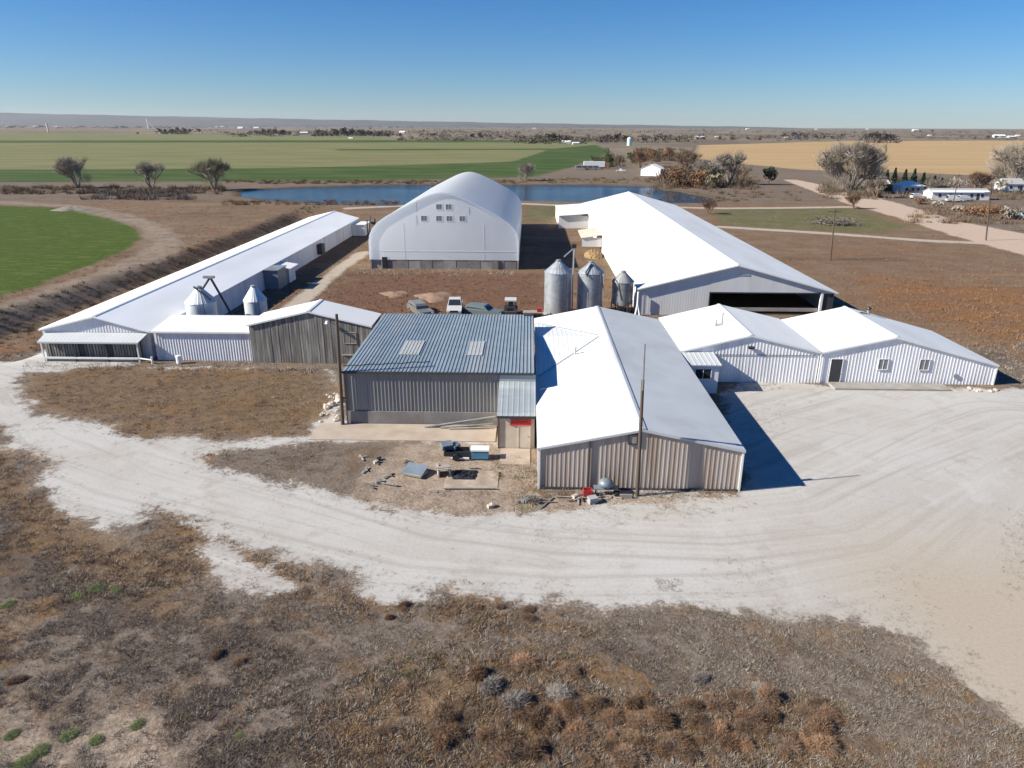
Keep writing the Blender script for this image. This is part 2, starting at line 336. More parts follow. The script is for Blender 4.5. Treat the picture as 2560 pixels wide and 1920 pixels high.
def ground_z(x, y, m):
    z = -1.6*sstep(-.5, 5, m['pond'])
    # ditch bank that falls from the field edge towards the long barn
    d = np.full(x.shape, 1e9); side = np.zeros(x.shape)
    for a, b in zip(L_BANK[:-1], L_BANK[1:]):
        dd = segd(x, y, a, b); cr = (b[0]-a[0])*(y-a[1])-(b[1]-a[1])*(x-a[0])
        side = np.where(dd < d, -cr/math.hypot(b[0]-a[0], b[1]-a[1]), side); d = np.minimum(d, dd)
    inb = sstep(66, 76, y)*(1-sstep(190, 215, y))
    down = sstep(0, 5.5, side)*(1-sstep(-55.0, -51.5, x))
    z = z-2.0*down*inb*(d < 60)
    wild = sstep(.2, -1.2, m['gravel'])*sstep(90, 40, y)*sstep(.3, -.5, m['lane'])
    z = z+wild*((vnoise(x, y, 2.6, 5)-.5)*.14+(vnoise(x, y, .9, 6)-.5)*.09)
    return z
BOXES = [(-51, -14, 67.5, 75), (-51, -38, 68, 168), (-15.5, 15, 42, 78), (13, 46, 60.5, 78), (-2.5, 1, 48, 54), (-18, -2, 49, 54)]

def axis_x():
    xs = list(np.arange(0, 56, .5)); s = .5
    while xs[-1] < 9000: s *= 1.055; xs.append(xs[-1]+s)
    return np.array([-v for v in xs[:0:-1]]+xs)
def axis_y():
    ys = [-400, -250, -150, -100, -60, -40, -25, -12, -4, 2, 6, 9, 11, 13]
    while ys[-1] < 15000:
        y = ys[-1]; ys.append(y+max(.45, y*y*2.6e-5))
    return np.array(ys)
X, Y = np.meshgrid(axis_x(), axis_y()); nx, ny = X.shape[1], X.shape[0]
X, Y = X.ravel(), Y.ravel(); MK = masks(X, Y); Z = ground_z(X, Y, MK)
near_b = np.zeros(X.shape, bool)
for a, b, c, d in BOXES: near_b |= (X > a-.4) & (X < b+.4) & (Y > c-.4) & (Y < d+.4)
Z = np.where(near_b & (Z > -.5), np.minimum(Z, 0), Z)
ii = np.arange(nx*ny).reshape(ny, nx)
Q = np.stack([ii[:-1, :-1].ravel(), ii[:-1, 1:].ravel(), ii[1:, 1:].ravel(), ii[1:, :-1].ravel()], 1)
def fm(k): return MK[k][Q].mean(1)
zone = np.zeros(len(Q), int)
order = ['olive', 'band', 'tan', 'green', 'track', 'lane', 'dirt', 'gravel']
for i, k in enumerate(order): zone[fm(k) > 0] = i+1

def ground_material():
    m = bpy.data.materials.new('ground_cover'); m.use_nodes = True; t = m.node_tree; L = t.links.new; b = t.nodes['Principled BSDF']
    b.inputs['Roughness'].default_value = .95; b.inputs['Specular IOR Level'].default_value = .1
    g = N(t, 'ShaderNodeNewGeometry'); pos = g.outputs['Position']
    def noise(sc, det=5, rough=.6, st=(1, 1, 1)):
        mp = N(t, 'ShaderNodeMapping'); L(pos, mp.inputs[0]); mp.inputs['Scale'].default_value = st
        n = N(t, 'ShaderNodeTexNoise'); n.inputs['Scale'].default_value = sc; n.inputs['Detail'].default_value = det; n.inputs['Roughness'].default_value = rough
        L(mp.outputs[0], n.inputs[0]); return n.outputs[0]
    def mr(s, a, bb, c=0., d=1.):
        r = N(t, 'ShaderNodeMapRange'); r.interpolation_type = 'SMOOTHSTEP'; L(s, r.inputs[0])
        for i, v in zip((1, 2, 3, 4), (a, bb, c, d)): r.inputs[i].default_value = v
        return r.outputs[0]
    def mix(f, a, bb):
        x = N(t, 'ShaderNodeMix', data_type='RGBA')
        for s, i in ((f, 0), (a, 6), (bb, 7)):
            if isinstance(s, tuple): x.inputs[i].default_value = (*s, 1)
            elif isinstance(s, float): x.inputs[i].default_value = s
            else: L(s, x.inputs[i])
        return x.outputs[2]
    def math_(op, a, bb):
        x = N(t, 'ShaderNodeMath', operation=op)
        for s, i in ((a, 0), (bb, 1)):
            if isinstance(s, (int, float)): x.inputs[i].default_value = s
            else: L(s, x.inputs[i])
        return x.outputs[0]
    def scale(c, f):
        v = N(t, 'ShaderNodeVectorMath', operation='SCALE'); L(c, v.inputs[0]); L(f, v.inputs['Scale']); return v.outputs[0]
    def att(k): return N(t, 'ShaderNodeAttribute', attribute_name=k).outputs['Fac']
    nf, nm, nl, nxl = noise(5.5, 6, .7), noise(1.1, 6, .65), noise(.22, 5, .6), noise(.045, 4)
    def edge(k, wdt, amp, nz=None):
        return mr(math_('ADD', att(k), math_('MULTIPLY', math_('SUBTRACT', nz or nf, .5), amp)), -wdt, wdt)
    # dry weeds close by
    weeds = mix(mr(nm, .42, .62), (.205, .168, .14), (.145, .105, .078))
    weeds = mix(mr(nl, .5, .66), weeds, (.215, .13, .066))
    weeds = mix(math_('MULTIPLY', mr(noise(.13, 5, .65), .5, .66), .7), weeds, (.115, .085, .068))
    weeds = mix(mr(noise(.5, 6, .7), .6, .72), weeds, (.25, .215, .178))
    weeds = mix(mr(noise(.33, 5, .7), .66, .74), weeds, (.13, .135, .06))
    rm = N(t, 'ShaderNodeMapping'); L(pos, rm.inputs[0]); rm.inputs['Rotation'].default_value = (0, 0, math.radians(36))
    rm2 = N(t, 'ShaderNodeMapping'); L(rm.outputs[0], rm2.inputs[0]); rm2.inputs['Scale'].default_value = (.07, .8, 1)
    fu = N(t, 'ShaderNodeTexNoise'); fu.inputs['Scale'].default_value = 1.0; fu.inputs['Detail'].default_value = 5; L(rm2.outputs[0], fu.inputs[0])
    sx_ = N(t, 'ShaderNodeSeparateXYZ'); L(pos, sx_.inputs[0])
    fum = math_('MULTIPLY', mr(fu.outputs[0], .52, .68), math_('MULTIPLY', mr(sx_.outputs[1], 34., 26.), mr(sx_.outputs[0], 4., -6.)))
    weeds = mix(fum, weeds, (.25, .20, .16))
    weeds = mix(math_('MULTIPLY', mr(fu.outputs[0], .46, .34), math_('MULTIPLY', mr(sx_.outputs[1], 34., 26.), .6)), weeds, (.12, .088, .068))
    weeds = mix(math_('MULTIPLY', edge('darkn', 1.5, 5, nm), .7), weeds, (.105, .08, .066))
    weeds = mix(math_('MULTIPLY', edge('rustn', .8, 4, nm), .7), weeds, mix(mr(nm, .4, .62), (.21, .125, .06), (.15, .10, .06)))
    weeds = mix(math_('MULTIPLY', edge('soil', .8, 4.5, nm), .85), weeds, mix(mr(noise(.9, 6, .7), .4, .62), (.42, .335, .265), (.31, .235, .18)))
    # plain far off
    plain = mix(mr(noise(.004, 6, .7, (1, .35, 1)), .4, .62), (.165, .132, .105), (.27, .215, .15))
    plain = mix(mr(noise(.009, 5, .6, (1, .3, 1)), .56, .68), plain, (.15, .155, .09))
    yy = N(t, 'ShaderNodeSeparateXYZ'); L(pos, yy.inputs[0])
    c = mix(mr(yy.outputs[1], 280., 480.), weeds, plain)
    brown = mix(mr(nl, .4, .64), (.19, .118, .08), (.21, .15, .10))
    brown = mix(mr(noise(.09, 6, .65, (.5, 1.6, 1)), .55, .7), brown, (.235, .12, .062))
    brown = mix(mr(noise(.6, 6, .7, (.6, 1.4, 1)), .6, .75), brown, (.12, .085, .062))
    brown = mix(math_('MULTIPLY', mr(noise(.05, 6, .7, (.45, 2.2, 1)), .5, .64), .75), brown, (.25, .185, .12))
    brown = mix(math_('MULTIPLY', mr(noise(.035, 6, .7, (.5, 1.8, 1)), .55, .68), .6), brown, (.115, .105, .06))
    brown = mix(math_('MULTIPLY', mr(noise(.028, 5, .7, (.6, 1.5, 1)), .54, .68), .6), brown, (.105, .07, .05))
    c = mix(edge('mid', 3, 8, nl), c, brown)
    c = mix(edge('rust', 4, 10, nl), c, mix(mr(noise(.16, 6, .7, (.6, 1.8, 1)), .4, .62), (.245, .12, .055), (.19, .115, .072)))
    c = mix(edge('yard', 2, 5, nm), c, mix(mr(nm, .4, .65), (.185, .10, .066), (.135, .08, .055)))
    c = mix(edge('lawn', 3, 8, nl), c, mix(mr(nl, .4, .65), (.12, .125, .055), (.175, .14, .085)))
    og = mix(mr(noise(.012, 5, .6, (1, 3.5, 1)), .4, .62), (.165, .178, .075), (.225, .205, .105))
    c = mix(edge('olive', 4, 8, nl), c, og)
    c = mix(edge('band', 3, 8, nl), c, mix(mr(noise(.02, 5, .6, (1, 3, 1)), .4, .65), (.05, .09, .022), (.095, .12, .042)))
    tn = mix(mr(noise(.02, 4, .6, (.3, 3, 1)), .4, .62), (.43, .285, .145), (.47, .34, .19))
    c = mix(edge('tan', 4, 8, nl), c, tn)
    gr = mix(mr(nm, .35, .7), (.052, .09, .012), (.085, .115, .02))
    gr = mix(mr(noise(.8, 4, .6, (.4, 2.2, 1)), .55, .7), gr, (.036, .066, .01))
    gr = mix(mr(noise(.35, 6, .75, (.5, 1.8, 1)), .5, .66), gr, (.125, .15, .04))
    c = mix(edge('green', .8, 2.5), c, gr)
    c = mix(edge('track', 1.6, 4, nm), c, mix(mr(nl, .4, .65), (.29, .225, .175), (.21, .16, .12)))
    c = mix(edge('lane', .5, 1.2), c, mix(mr(nm, .4, .7), (.47, .40, .33), (.40, .335, .275)))
    c = mix(edge('dirt', .7, 2), c, mix(mr(nm, .4, .7), (.53, .41, .325), (.47, .36, .285)))
    # pale gravel with wheel tracks
    dr = att('drive'); cx = N(t, 'ShaderNodeCombineXYZ'); L(dr, cx.inputs[0])
    sc = N(t, 'ShaderNodeMapping'); L(pos, sc.inputs[0]); sc.inputs['Scale'].default_value = (.05, .05, 0)
    ad = N(t, 'ShaderNodeVectorMath', operation='ADD'); L(cx.outputs[0], ad.inputs[0]); L(sc.outputs[0], ad.inputs[1])
    tr = N(t, 'ShaderNodeTexNoise'); tr.inputs['Scale'].default_value = 1.9; tr.inputs['Detail'].default_value = 6; L(ad.outputs[0], tr.inputs[0])
    gv_ = mix(mr(noise(.11, 6, .65), .38, .66), (.505, .488, .468), (.455, .425, .392))
    gv_ = mix(math_('MULTIPLY', mr(noise(.42, 6, .7), .52, .7), .6), gv_, (.40, .362, .325))
    gv_ = mix(math_('MULTIPLY', mr(noise(.3, 6, .7, (1.3, .5, 1)), .54, .68), .6), gv_, (.53, .51, .49))
    gv_ = mix(math_('MULTIPLY', mr(tr.outputs[0], .5, .72), .55), gv_, (.55, .53, .51))
    gv_ = mix(math_('MULTIPLY', mr(tr.outputs[0], .47, .33), .55), gv_, (.385, .35, .32))
    for ang, off in ((24, 0.), (-38, 7.)):                    # crossing wheel marks
        r1 = N(t, 'ShaderNodeMapping'); L(pos, r1.inputs[0]); r1.inputs['Rotation'].default_value = (0, 0, math.radians(ang)); r1.inputs['Location'].default_value = (off, off, 0)
        r2_ = N(t, 'ShaderNodeMapping'); L(r1.outputs[0], r2_.inputs[0]); r2_.inputs['Scale'].default_value = (.045, 1.5, 1)
        cn = N(t, 'ShaderNodeTexNoise'); cn.inputs['Scale'].default_value = 1.0; cn.inputs['Detail'].default_value = 5; L(r2_.outputs[0], cn.inputs[0])
        gv_ = mix(math_('MULTIPLY', mr(cn.outputs[0], .56, .68), math_('MULTIPLY', mr(noise(.06+.01*ang/24, 3), .45, .6), .5)), gv_, (.385, .345, .31))
    gv_ = mix(math_('MULTIPLY', mr(noise(.2, 6, .75), .56, .7), .55), gv_, (.375, .33, .29))
    gv_ = mix(math_('MULTIPLY', mr(noise(3.1, 6, .8), .6, .78), .4), gv_, (.33, .30, .28))
    gv_ = mix(mr(yy.outputs[0], 12., 22.), gv_, scale(mix(mr(yy.outputs[1], 44., 31.), gv_, (.44, .375, .305)), mr(nl, 0., 1., .97, 1.03)))
    soil = mix(mr(nm, .4, .65), (.42, .335, .265), (.34, .26, .20))
    c = mix(math_('MULTIPLY', math_('MULTIPLY', edge('gravel', 2.2, 5., nm), mr(noise(.55, 6, .7), .4, .62)), mr(att('gravel'), -3.2, -1.)), c, soil)
    gm = edge('gravel', .4, 4.6, math_('MULTIPLY', math_('ADD', nf, nm), .5))
    gm2 = edge('gravel', .9, 5.5, nm)
    gm = math_('MULTIPLY', gm, mr(gm2, 0., 1., .25, 1.))
    c = mix(gm, c, gv_)
    bank = mix(mr(nm, .4, .65), (.10, .075, .05), (.17, .12, .075))
    c = mix(mr(att('pond'), -3.2, -.6), c, bank)
    c = scale(c, math_('ADD', math_('MULTIPLY', math_('SUBTRACT', mr(nf, .25, .75, .72, 1.28), 1.), mr(gm, 0., 1., 1., .25)), .86)); L(c, b.inputs['Base Color'])
    bm = N(t, 'ShaderNodeBump'); bm.inputs['Strength'].default_value = .7; L(mr(gm, 0., 1., .10, .008), bm.inputs['Distance']); L(nf, bm.inputs['Height']); L(bm.outputs[0], b.inputs['Normal'])
    return m
m_ground = ground_material()
def fast_mesh(name, V, F, material, attrs=None, tint=None):
    me = bpy.data.meshes.new(name); k = F.shape[1]
    me.vertices.add(len(V)); me.vertices.foreach_set('co', np.asarray(V, np.float32).ravel())
    me.loops.add(F.size); me.loops.foreach_set('vertex_index', F.astype(np.int32).ravel())
    me.polygons.add(len(F)); me.polygons.foreach_set('loop_start', (np.arange(len(F))*k).astype(np.int32))
    for kk, vv in (attrs or {}).items():
        a = me.attributes.new(kk, 'FLOAT', 'POINT'); a.data.foreach_set('value', np.asarray(vv, np.float32))
    if tint is not None:
        a = me.attributes.new('tint', 'FLOAT_COLOR', 'POINT'); a.data.foreach_set('color', np.concatenate([tint, np.ones((len(tint), 1))], 1).astype(np.float32).ravel())
    me.materials.append(material); me.update(calc_edges=True); me.validate()
    o = bpy.data.objects.new(name, me); col.objects.link(o); return o
GND = np.stack([X, Y, Z], 1)
names = ['ground', 'far_pasture_field', 'green_crop_strip', 'stubble_field', 'green_field', 'field_track', 'farm_lane', 'dirt_road', 'gravel_yard']
for zi, nm_ in enumerate(names):
    q = Q[zone == zi]
    if not len(q): continue
    u, inv = np.unique(q, return_inverse=True)
    o = fast_mesh(nm_, GND[u], inv.reshape(q.shape), m_ground, {k: MK[k][u] for k in MK})
    o.data.polygons.foreach_set('use_smooth', [True]*len(q)); tag(o, kind='structure')

# pond
m_water = bpy.data.materials.new('pond_water'); m_water.use_nodes = True; t = m_water.node_tree; b = t.nodes['Principled BSDF']
b.inputs['Base Color'].default_value = (.012, .03, .05, 1); b.inputs['Roughness'].default_value = .12; b.inputs['IOR'].default_value = 1.33
g = N(t, 'ShaderNodeNewGeometry'); mp = N(t, 'ShaderNodeMapping'); mp.inputs['Scale'].default_value = (.6, 1.4, 1); t.links.new(g.outputs['Position'], mp.inputs[0])
n = N(t, 'ShaderNodeTexNoise'); n.inputs['Scale'].default_value = .9; n.inputs['Detail'].default_value = 4; t.links.new(mp.outputs[0], n.inputs[0])
n2 = N(t, 'ShaderNodeTexNoise'); n2.inputs['Scale'].default_value = .03; n2.inputs['Detail'].default_value = 3; t.links.new(mp.outputs[0], n2.inputs[0])
r2 = N(t, 'ShaderNodeMapRange'); r2.inputs[1].default_value = .35; r2.inputs[2].default_value = .65; r2.inputs[3].default_value = .25; r2.inputs[4].default_value = 1.0; t.links.new(n2.outputs[0], r2.inputs[0])
bm = N(t, 'ShaderNodeBump'); bm.inputs['Distance'].default_value = .35; t.links.new(r2.outputs[0], bm.inputs['Strength']); t.links.new(n.outputs[0], bm.inputs['Height']); t.links.new(bm.outputs[0], b.inputs['Normal'])
xs = [p[0] for p in P_POND]; ys = [p[1] for p in P_POND]
mb = MB(); mb.quad((min(xs)-6, min(ys)-6, -.35), (max(xs)+6, min(ys)-6, -.35), (max(xs)+6, max(ys)+6, -.35), (min(xs)-6, max(ys)+6, -.35))
tag(mb.build('pond_water', m_water), kind='structure')

# hills on the left of the horizon
mb = MB(); hx = np.linspace(-9800, 4200, 90); prof = []
for x in hx:
    px = 1324+FPX*(x/13000)*1.06
    hh = max(0.0, (316-np.interp(px, [-200, 0, 640, 1280, 1700, 2000], [290, 291.5, 301, 309, 313.5, 317]))/FPX*13000*1.06)+H*.8 if px < 2000 else 0
    prof.append(hh+3*math.sin(x*.004)+2*math.sin(x*.011+1))
for i in range(len(hx)-1):
    mb.quad((hx[i], 10500, -2), (hx[i+1], 10500, -2), (hx[i+1], 13000, prof[i+1]), (hx[i], 13000, prof[i]))
m_hill = mat('hill_scrub', (.075, .068, .066), .95, 0, .15, .002, c2=(.10, .088, .08), c2amt=.5, c2scale=.0015)
tag(mb.build('hills', m_hill), kind='structure')

# ------------------------------------------------------------------ building kit
def gable_top(x0, x1, zL, zR, xr, zr):
    return lambda x: zL+(zr-zL)*(x-x0)/(xr-x0) if x <= xr else zR+(zr-zR)*(x1-x)/(x1-xr)
def front_panels(T, x0, x1, y, top, mt, z0=0.0, wid=.9, pitch=.3, depth=.018, name='siding_panel', skip=(), kink=None):
    n = max(1, round((x1-x0)/wid)); wv = (x1-x0)/n
    for i in range(n):
        a, b = x0+i*wv, x0+(i+1)*wv
        if any(a < s1-.05 and b > s0+.05 for s0, s1 in skip): continue
        m = max(1, round(wv/pitch)); us = []
        for k in range(m):
            for t, o in ((0, 0), (.6, 0), (.7, depth), (.92, depth)): us.append((a+(k+t)*wv/m, o))
        us.append((b-.006, 0))
        if kink and a < kink < b: us.append((kink, 0 if depth == 0 else depth*.5)); us.sort()
        mb = MB()
        for (u0, o0), (u1, o1) in zip(us[:-1], us[1:]):
            mb.quad((u0, y-o0, z0), (u1, y-o1, z0), (u1, y-o1, top(u1)), (u0, y-o0, top(u0)))
        mb.build(name, mt, T)
def side_siding(T, x, y0, y1, z0, z1, mt, sgn, name='side_siding'):
    mb = MB(); y = y0
    while y < y1-.05:
        e = min(y+.3, y1); p = [(y, 0), (y+(e-y)*.6, 0), (y+(e-y)*.7, .03), (y+(e-y)*.92, .03), (e, 0)]
        for (a, o), (b, q) in zip(p[:-1], p[1:]):
            v = [(x+sgn*o, a, z0), (x+sgn*q, b, z0), (x+sgn*q, b, z1), (x+sgn*o, a, z1)]
            mb.quad(*(v if sgn > 0 else v[::-1]))
        y = e
    return mb.build(name, mt, T)
def gable(name, label, cat, x0, x1, y0, y1, zL, zR, xr, zr, mroofL, mroofR, mwall, oh=.25, ohy=.25, front=True, sides=True, pitch=.3, wid=.9, frontwall=True):
    T = thing(name, label, cat, ((x0+x1)/2, y0, 0)); top = gable_top(x0, x1, zL, zR, xr, zr)
    if frontwall: MB().prism([(x0+.02, -.3), (x1-.02, -.3), (x1-.02, zR-.06), (xr, zr-.06), (x0+.02, zL-.06)], y0+.03, y0+.18).build('wall', mwall, T)
    MB().prism([(x0+.02, -.3), (x1-.02, -.3), (x1-.02, zR-.06), (xr, zr-.06), (x0+.02, zL-.06)], y1-.15, y1).build('wall', mwall, T)
    MB().box(x0, x0+.14, y0+.19, y1-.16, -.3, zL-.05).build('wall', mwall, T)
    MB().box(x1-.14, x1, y0+.19, y1-.16, -.3, zR-.05).build('wall', mwall, T)
    if sides:
        side_siding(T, x0-.003, y0+.19, y1-.16, 0, zL-.05, mwall, -1); side_siding(T, x1+.003, y0+.19, y1-.16, 0, zR-.05, mwall, 1)
    if front: front_panels(T, x0, x1, y0, lambda x: top(x)-.05, mwall, kink=xr, pitch=pitch, wid=wid)
    sl, sr = (zr-zL)/(xr-x0), (zr-zR)/(x1-xr)
    ya, yb = y0-ohy, y1+ohy
    MB().slab((x0-oh, ya, zL-oh*sl+.02), (x0-oh, yb, zL-oh*sl+.02), (xr, yb, zr+.02), (xr, ya, zr+.02), .45, .010).build('roof_slope', mroofL, T)
    MB().slab((x1+oh, ya, zR-oh*sr+.02), (x1+oh, yb, zR-oh*sr+.02), (xr, yb, zr+.02), (xr, ya, zr+.02), .45, .010).build('roof_slope', mroofR, T)
    MB().prism([(xr-.22, zr-.22*sl+.05), (xr, zr+.055), (xr+.22, zr-.22*sr+.05), (xr+.22, zr-.22*sr+.075), (xr, zr+.085), (xr-.22, zr-.22*sl+.075)], ya-.01, yb+.01).build('ridge_cap', mroofR, T)
    for (xa, za, s) in ((x0-oh, zL-oh*sl, 1), (x1+oh, zR-oh*sr, -1)):
        MB().prism([(xa, za-.16), (xa, za-.02), (xr-s*.01, zr-.02), (xr-s*.01, zr-.16)][::s], ya-.03, ya-.003).build('rake_trim', mroofR, T)
    T['top'] = 0; del T['top']
    return T, top
def window(T, x0, x1, z0, z1, y, mframe=m_trim, mglass=m_glassgrey, bar=True, name='window'):
    f = .06
    fr = MB().box(x0-f, x1+f, y-.06, y, z1, z1+f).box(x0-f, x1+f, y-.07, y, z0-f, z0).box(x0-f, x0, y-.058, y, z0, z1).box(x1, x1+f, y-.058, y, z0, z1)
    if bar: fr.box((x0+x1)/2-.02, (x0+x1)/2+.02, y-.05, y, z0, z1)
    W = fr.build(name, mframe, T)
    MB().box(x0, x1, y-.025, y-.004, z0, z1).build('pane', mglass, W); return W
def door(T, x0, x1, z1, y, mleaf, mframe=m_trim, z0=.05):
    D = MB().box(x0, x1, y-.04, y, z0, z1).build('door', mleaf, T)
    MB().box(x0-.07, x0, y-.06, y, z0, z1+.07).box(x1, x1+.07, y-.06, y, z0, z1+.07).box(x0, x1, y-.06, y, z1, z1+.07).build('door_frame', mframe, D)
    MB().tube((x1-.1, y-.09, 1.0), (x1-.1, y-.04, 1.0), .03).build('handle', m_steel, D); return D

# ------------------------------------------------------------------ main building in front
T, top = gable('metal_building', 'long low metal building with bright white roof and tan ribbed gable end', 'building', .85, 14.3, 42.8, 76.2, 3.05, 3.05, 7.6, 4.45, m_whiteroof, m_greyroof, m_mainwall, oh=.12, ohy=.12)  # right slope takes the greyer roof: its shade is put into the colour
MAIN = T
MB().box(14.22, 14.36, 42.7, 42.76, -.2, 3.0).build('corner_trim', m_trim, T)
MB().box(.79, .93, 42.7, 42.76, -.2, 3.0).build('corner_trim', m_trim, T)
MB().box(4.18, 4.26, 42.68, 42.765, .1, 3.6).build('door_track', m_darktrim, T)
MB().box(.95, 14.2, 42.69, 42.762, -.2, .14).build('base_trim', m_darktrim, T)
V = MB().box(6.68, 7.32, 42.66, 42.765, 3.36, 3.44).box(6.68, 7.32, 42.66, 42.765, 4.02, 4.1).box(6.68, 6.76, 42.66, 42.765, 3.44, 4.02).box(7.24, 7.32, 42.66, 42.765, 3.44, 4.02).build('vent', m_darktrim, T)
MB().box(6.76, 7.24, 42.70, 42.76, 3.44, 4.02).build('vent_louvre', m_plank, V)
# cross wing roof towards the garage
m_wing = m_whiteroof
MB().slab((.74, 56.3, 3.04), (7.3, 56.3, 3.04), (7.3, 65.2, 4.22), (.74, 65.2, 4.22), .45, .010, .05).build('wing_roof', m_wing, T)
MB().slab((.74, 74.6, 3.04), (7.3, 74.6, 3.04), (7.3, 65.2, 4.22), (.74, 65.2, 4.22), .45, .010, .05).build('wing_roof', m_wing, T)
def valley(y0, y1):
    a, b = Vector((.95, y0, 3.13)), Vector((6.75, y1, 4.33)); d = Vector((0, .16, 0))
    return MB().quad(a-d, b-d, b+d, a+d)
valley(56.65, 64.95).build('valley_strip', m_cap, T); valley(74.1, 65.45).build('valley_strip', m_cap, T)  # grey strips laid along both valley lines
MB().tube((4.3, 60.9, 3.6), (4.3, 60.9, 4.35), .09).tube((4.3, 60.9, 4.35), (4.3, 60.9, 4.5), .14, .05).build('roof_vent', m_greyroof, T)

# ------------------------------------------------------------------ blue-grey garage
T = thing('metal_garage', 'dark grey corrugated garage with blue grey ribbed roof and concrete footing', 'garage', (-7, 53.5, 0))
gx0, gx1, gy0, gy1 = -14.6, .42, 53.5, 70.6
MB().prism([(gx0+.03, -.3), (gx1-.03, -.3), (gx1-.03, 4.5), (gx0+.03, 4.5)], gy0+.04, gy0+.2).build('wall', m_garwall, T)
MB().box(gx0, gx0+.14, gy0+.21, gy1-.2, -.3, 4.55).build('wall', m_garwall, T)
MB().box(gx1-.14, gx1, gy0+.21, gy1-.2, -.3, 4.55).build('wall', m_garwall, T)
MB().box(gx0, gx1, gy1-.18, gy1, -.3, 4.7).build('wall', m_garwall, T)
side_siding(T, gx0-.003, gy0+.21, gy1-.2, 1.1, 4.5, m_garwall, -1); side_siding(T, gx1+.003, gy0+.21, gy1-.2, 1.1, 4.5, m_garwall, 1)
front_panels(T, gx0, gx1, gy0, lambda x: 4.5, m_garwall, z0=1.13, depth=.045)
for i in range(4):
    a = gx0+.02+i*3.1
    MB().box(a, a+3.09, gy0-.12, gy0+.035, -.3, 1.12).build('stem_wall_block', m_stem, T)
MB().box(gx0-.1, gx0+.02, gy0-.1, gy0-.02, 0, 4.5).build('corner_trim', m_darktrim, T)
nP = 17; pw = (gx1+.17-gx0+.14)/nP
for i in range(nP):
    a = gx0-.14+i*pw
    MB().slab((a+.004, gy0-.22, 4.6), (a+pw-.004, gy0-.22, 4.6), (a+pw-.004, gy1+.15, 4.86), (a+.004, gy1+.15, 4.86), .305, .05, .05).build('roof_panel', m_blueroof, T)
MB().box(gx0-.16, gx1+.05, gy0-.26, gy0-.225, 4.40, 4.58).build('fascia', m_darktrim, T)
for x0, x1 in ((-10.9, -9.2), (-5.1, -3.8)):
    MB().slab((x0, 57.4, 4.72), (x1, 57.4, 4.72), (x1, 61.4, 4.78), (x0, 61.4, 4.78), .305, .03, .03).build('skylight', m_cream, T)
MB().box(gx1-.8, gx1+.1, gy1-.4, gy1+.3, 4.93, 5.02).build('ridge_flashing', m_darktrim, T)
cb = MB(); pts = [(-14.9+i*.46, 54.3+i*.09+.1*math.sin(i*1.7), 4.70) for i in range(16)]
for p, q in zip(pts[:-1], pts[1:]): cb.tube(p, q, .035, n=5)
tag(cb.build('black_hose', m_black), 'black hose lying along the blue grey garage roof', 'hose')

# entry lean-to with the red sign
T = thing('entry_porch', 'tan entry porch with grey metal roof and red sign beside the white roof', 'porch', (-.7, 49, 0))
ex0, ex1, ey = -2.08, .62, 49.07
MB().box(ex0, ex1, ey, ey+.15, -.2, 2.56).build('wall', m_tan, T)
MB().box(ex0, ex0+.14, ey+.16, gy0-.2, -.2, 2.6).build('wall', m_tan, T)
MB().slab((ex0-.12, ey-.2, 2.72), (ex1+.1, ey-.2, 2.72), (ex1+.1, gy0-.16, 3.86), (ex0-.12, gy0-.16, 3.86), .4, .015, .06).build('roof', m_porchroof, T)
MB().box(ex0-.13, ex1+.1, ey-.24, ey-.205, 2.52, 2.7).build('fascia', m_darktrim, T)
MB().box(ex0-.06, ex0+.05, ey-.1, ey-.005, -.1, 2.6).build('post', m_wood, T)
MB().box(ex0-.1, ex1+.08, gy0-.14, gy0-.06, 3.86, 4.42).build('flashing', m_porchroof, T)
SG = MB().box(-1.17, .36, ey-.07, ey-.01, 1.9, 2.40).build('sign', m_red, T)
MB().box(-1.12, .12, ey-.078, ey-.072, 2.14, 2.34).build('sign_band', m_dred, SG)
door(T, -.55, .25, 1.85, ey-.004, m_tan, m_tan)

# ------------------------------------------------------------------ right-hand sheds
T, topA = gable('white_shed', 'pale ribbed shed with two vent pipes on its white roof', 'shed', 14.55, 27.6, 64.6, 76.6, 3.12, 3.15, 20.95, 4.7, m_whiteroof, m_whiteroof, m_shedwall, oh=.1, ohy=.15)
MB().box(17.9, 27.2, 64.53, 64.56, 2.72, 2.76).build('conduit', m_darktrim, T)
lf = MB().obox((21.05, 64.4, 3.5), (.28, .12, .08), .0, .5).tube((21.05, 64.58, 3.6), (21.05, 64.4, 3.5), .03).build('wall_lamp', m_steel, T)
for x, y, h in ((18.9, 69.5, .55), (19.6, 69.9, 1.0)):
    z = topA(x); MB().tube((x, y, z-.1), (x, y, z+h), .07).tube((x, y, z+h), (x, y, z+h+.12), .11, .04).build('vent_pipe', m_dullshade, T)
MB().obox((19.25, 69.5, topA(19.25)+.06), (.55, .3, .05), 0).build('flashing_curb', m_greyroof, T)
T, topB = gable('white_shed', 'pale ribbed shed with door and two windows below its long grey roof', 'shed', 27.72, 44.3, 64.6, 76.2, 3.1, 2.02, 34.45, 4.66, m_whiteroof, m_whiteroof, m_shedwall, oh=.08, ohy=.15)
door(T, 28.75, 29.8, 2.42, 64.56, m_darktrim); window(T, 33.2, 34.05, 1.47, 2.45, 64.56, m_shedwall); window(T, 37.05, 37.9, 1.47, 2.45, 64.56, m_shedwall)
MB().box(40.4, 40.75, 64.45, 64.56, .75, 1.05).build('wall_vent', m_dullshade, T)
MB().box(44.22, 44.36, 64.5, 64.56, -.1, 1.95).build('corner_trim', m_trim, T)
dp = MB().tube((27.66, 64.45, .1), (27.66, 64.45, 2.9), .05).tube((27.66, 64.45, 2.9), (27.66, 64.7, 3.05), .05).build('downpipe', m_trim, T)
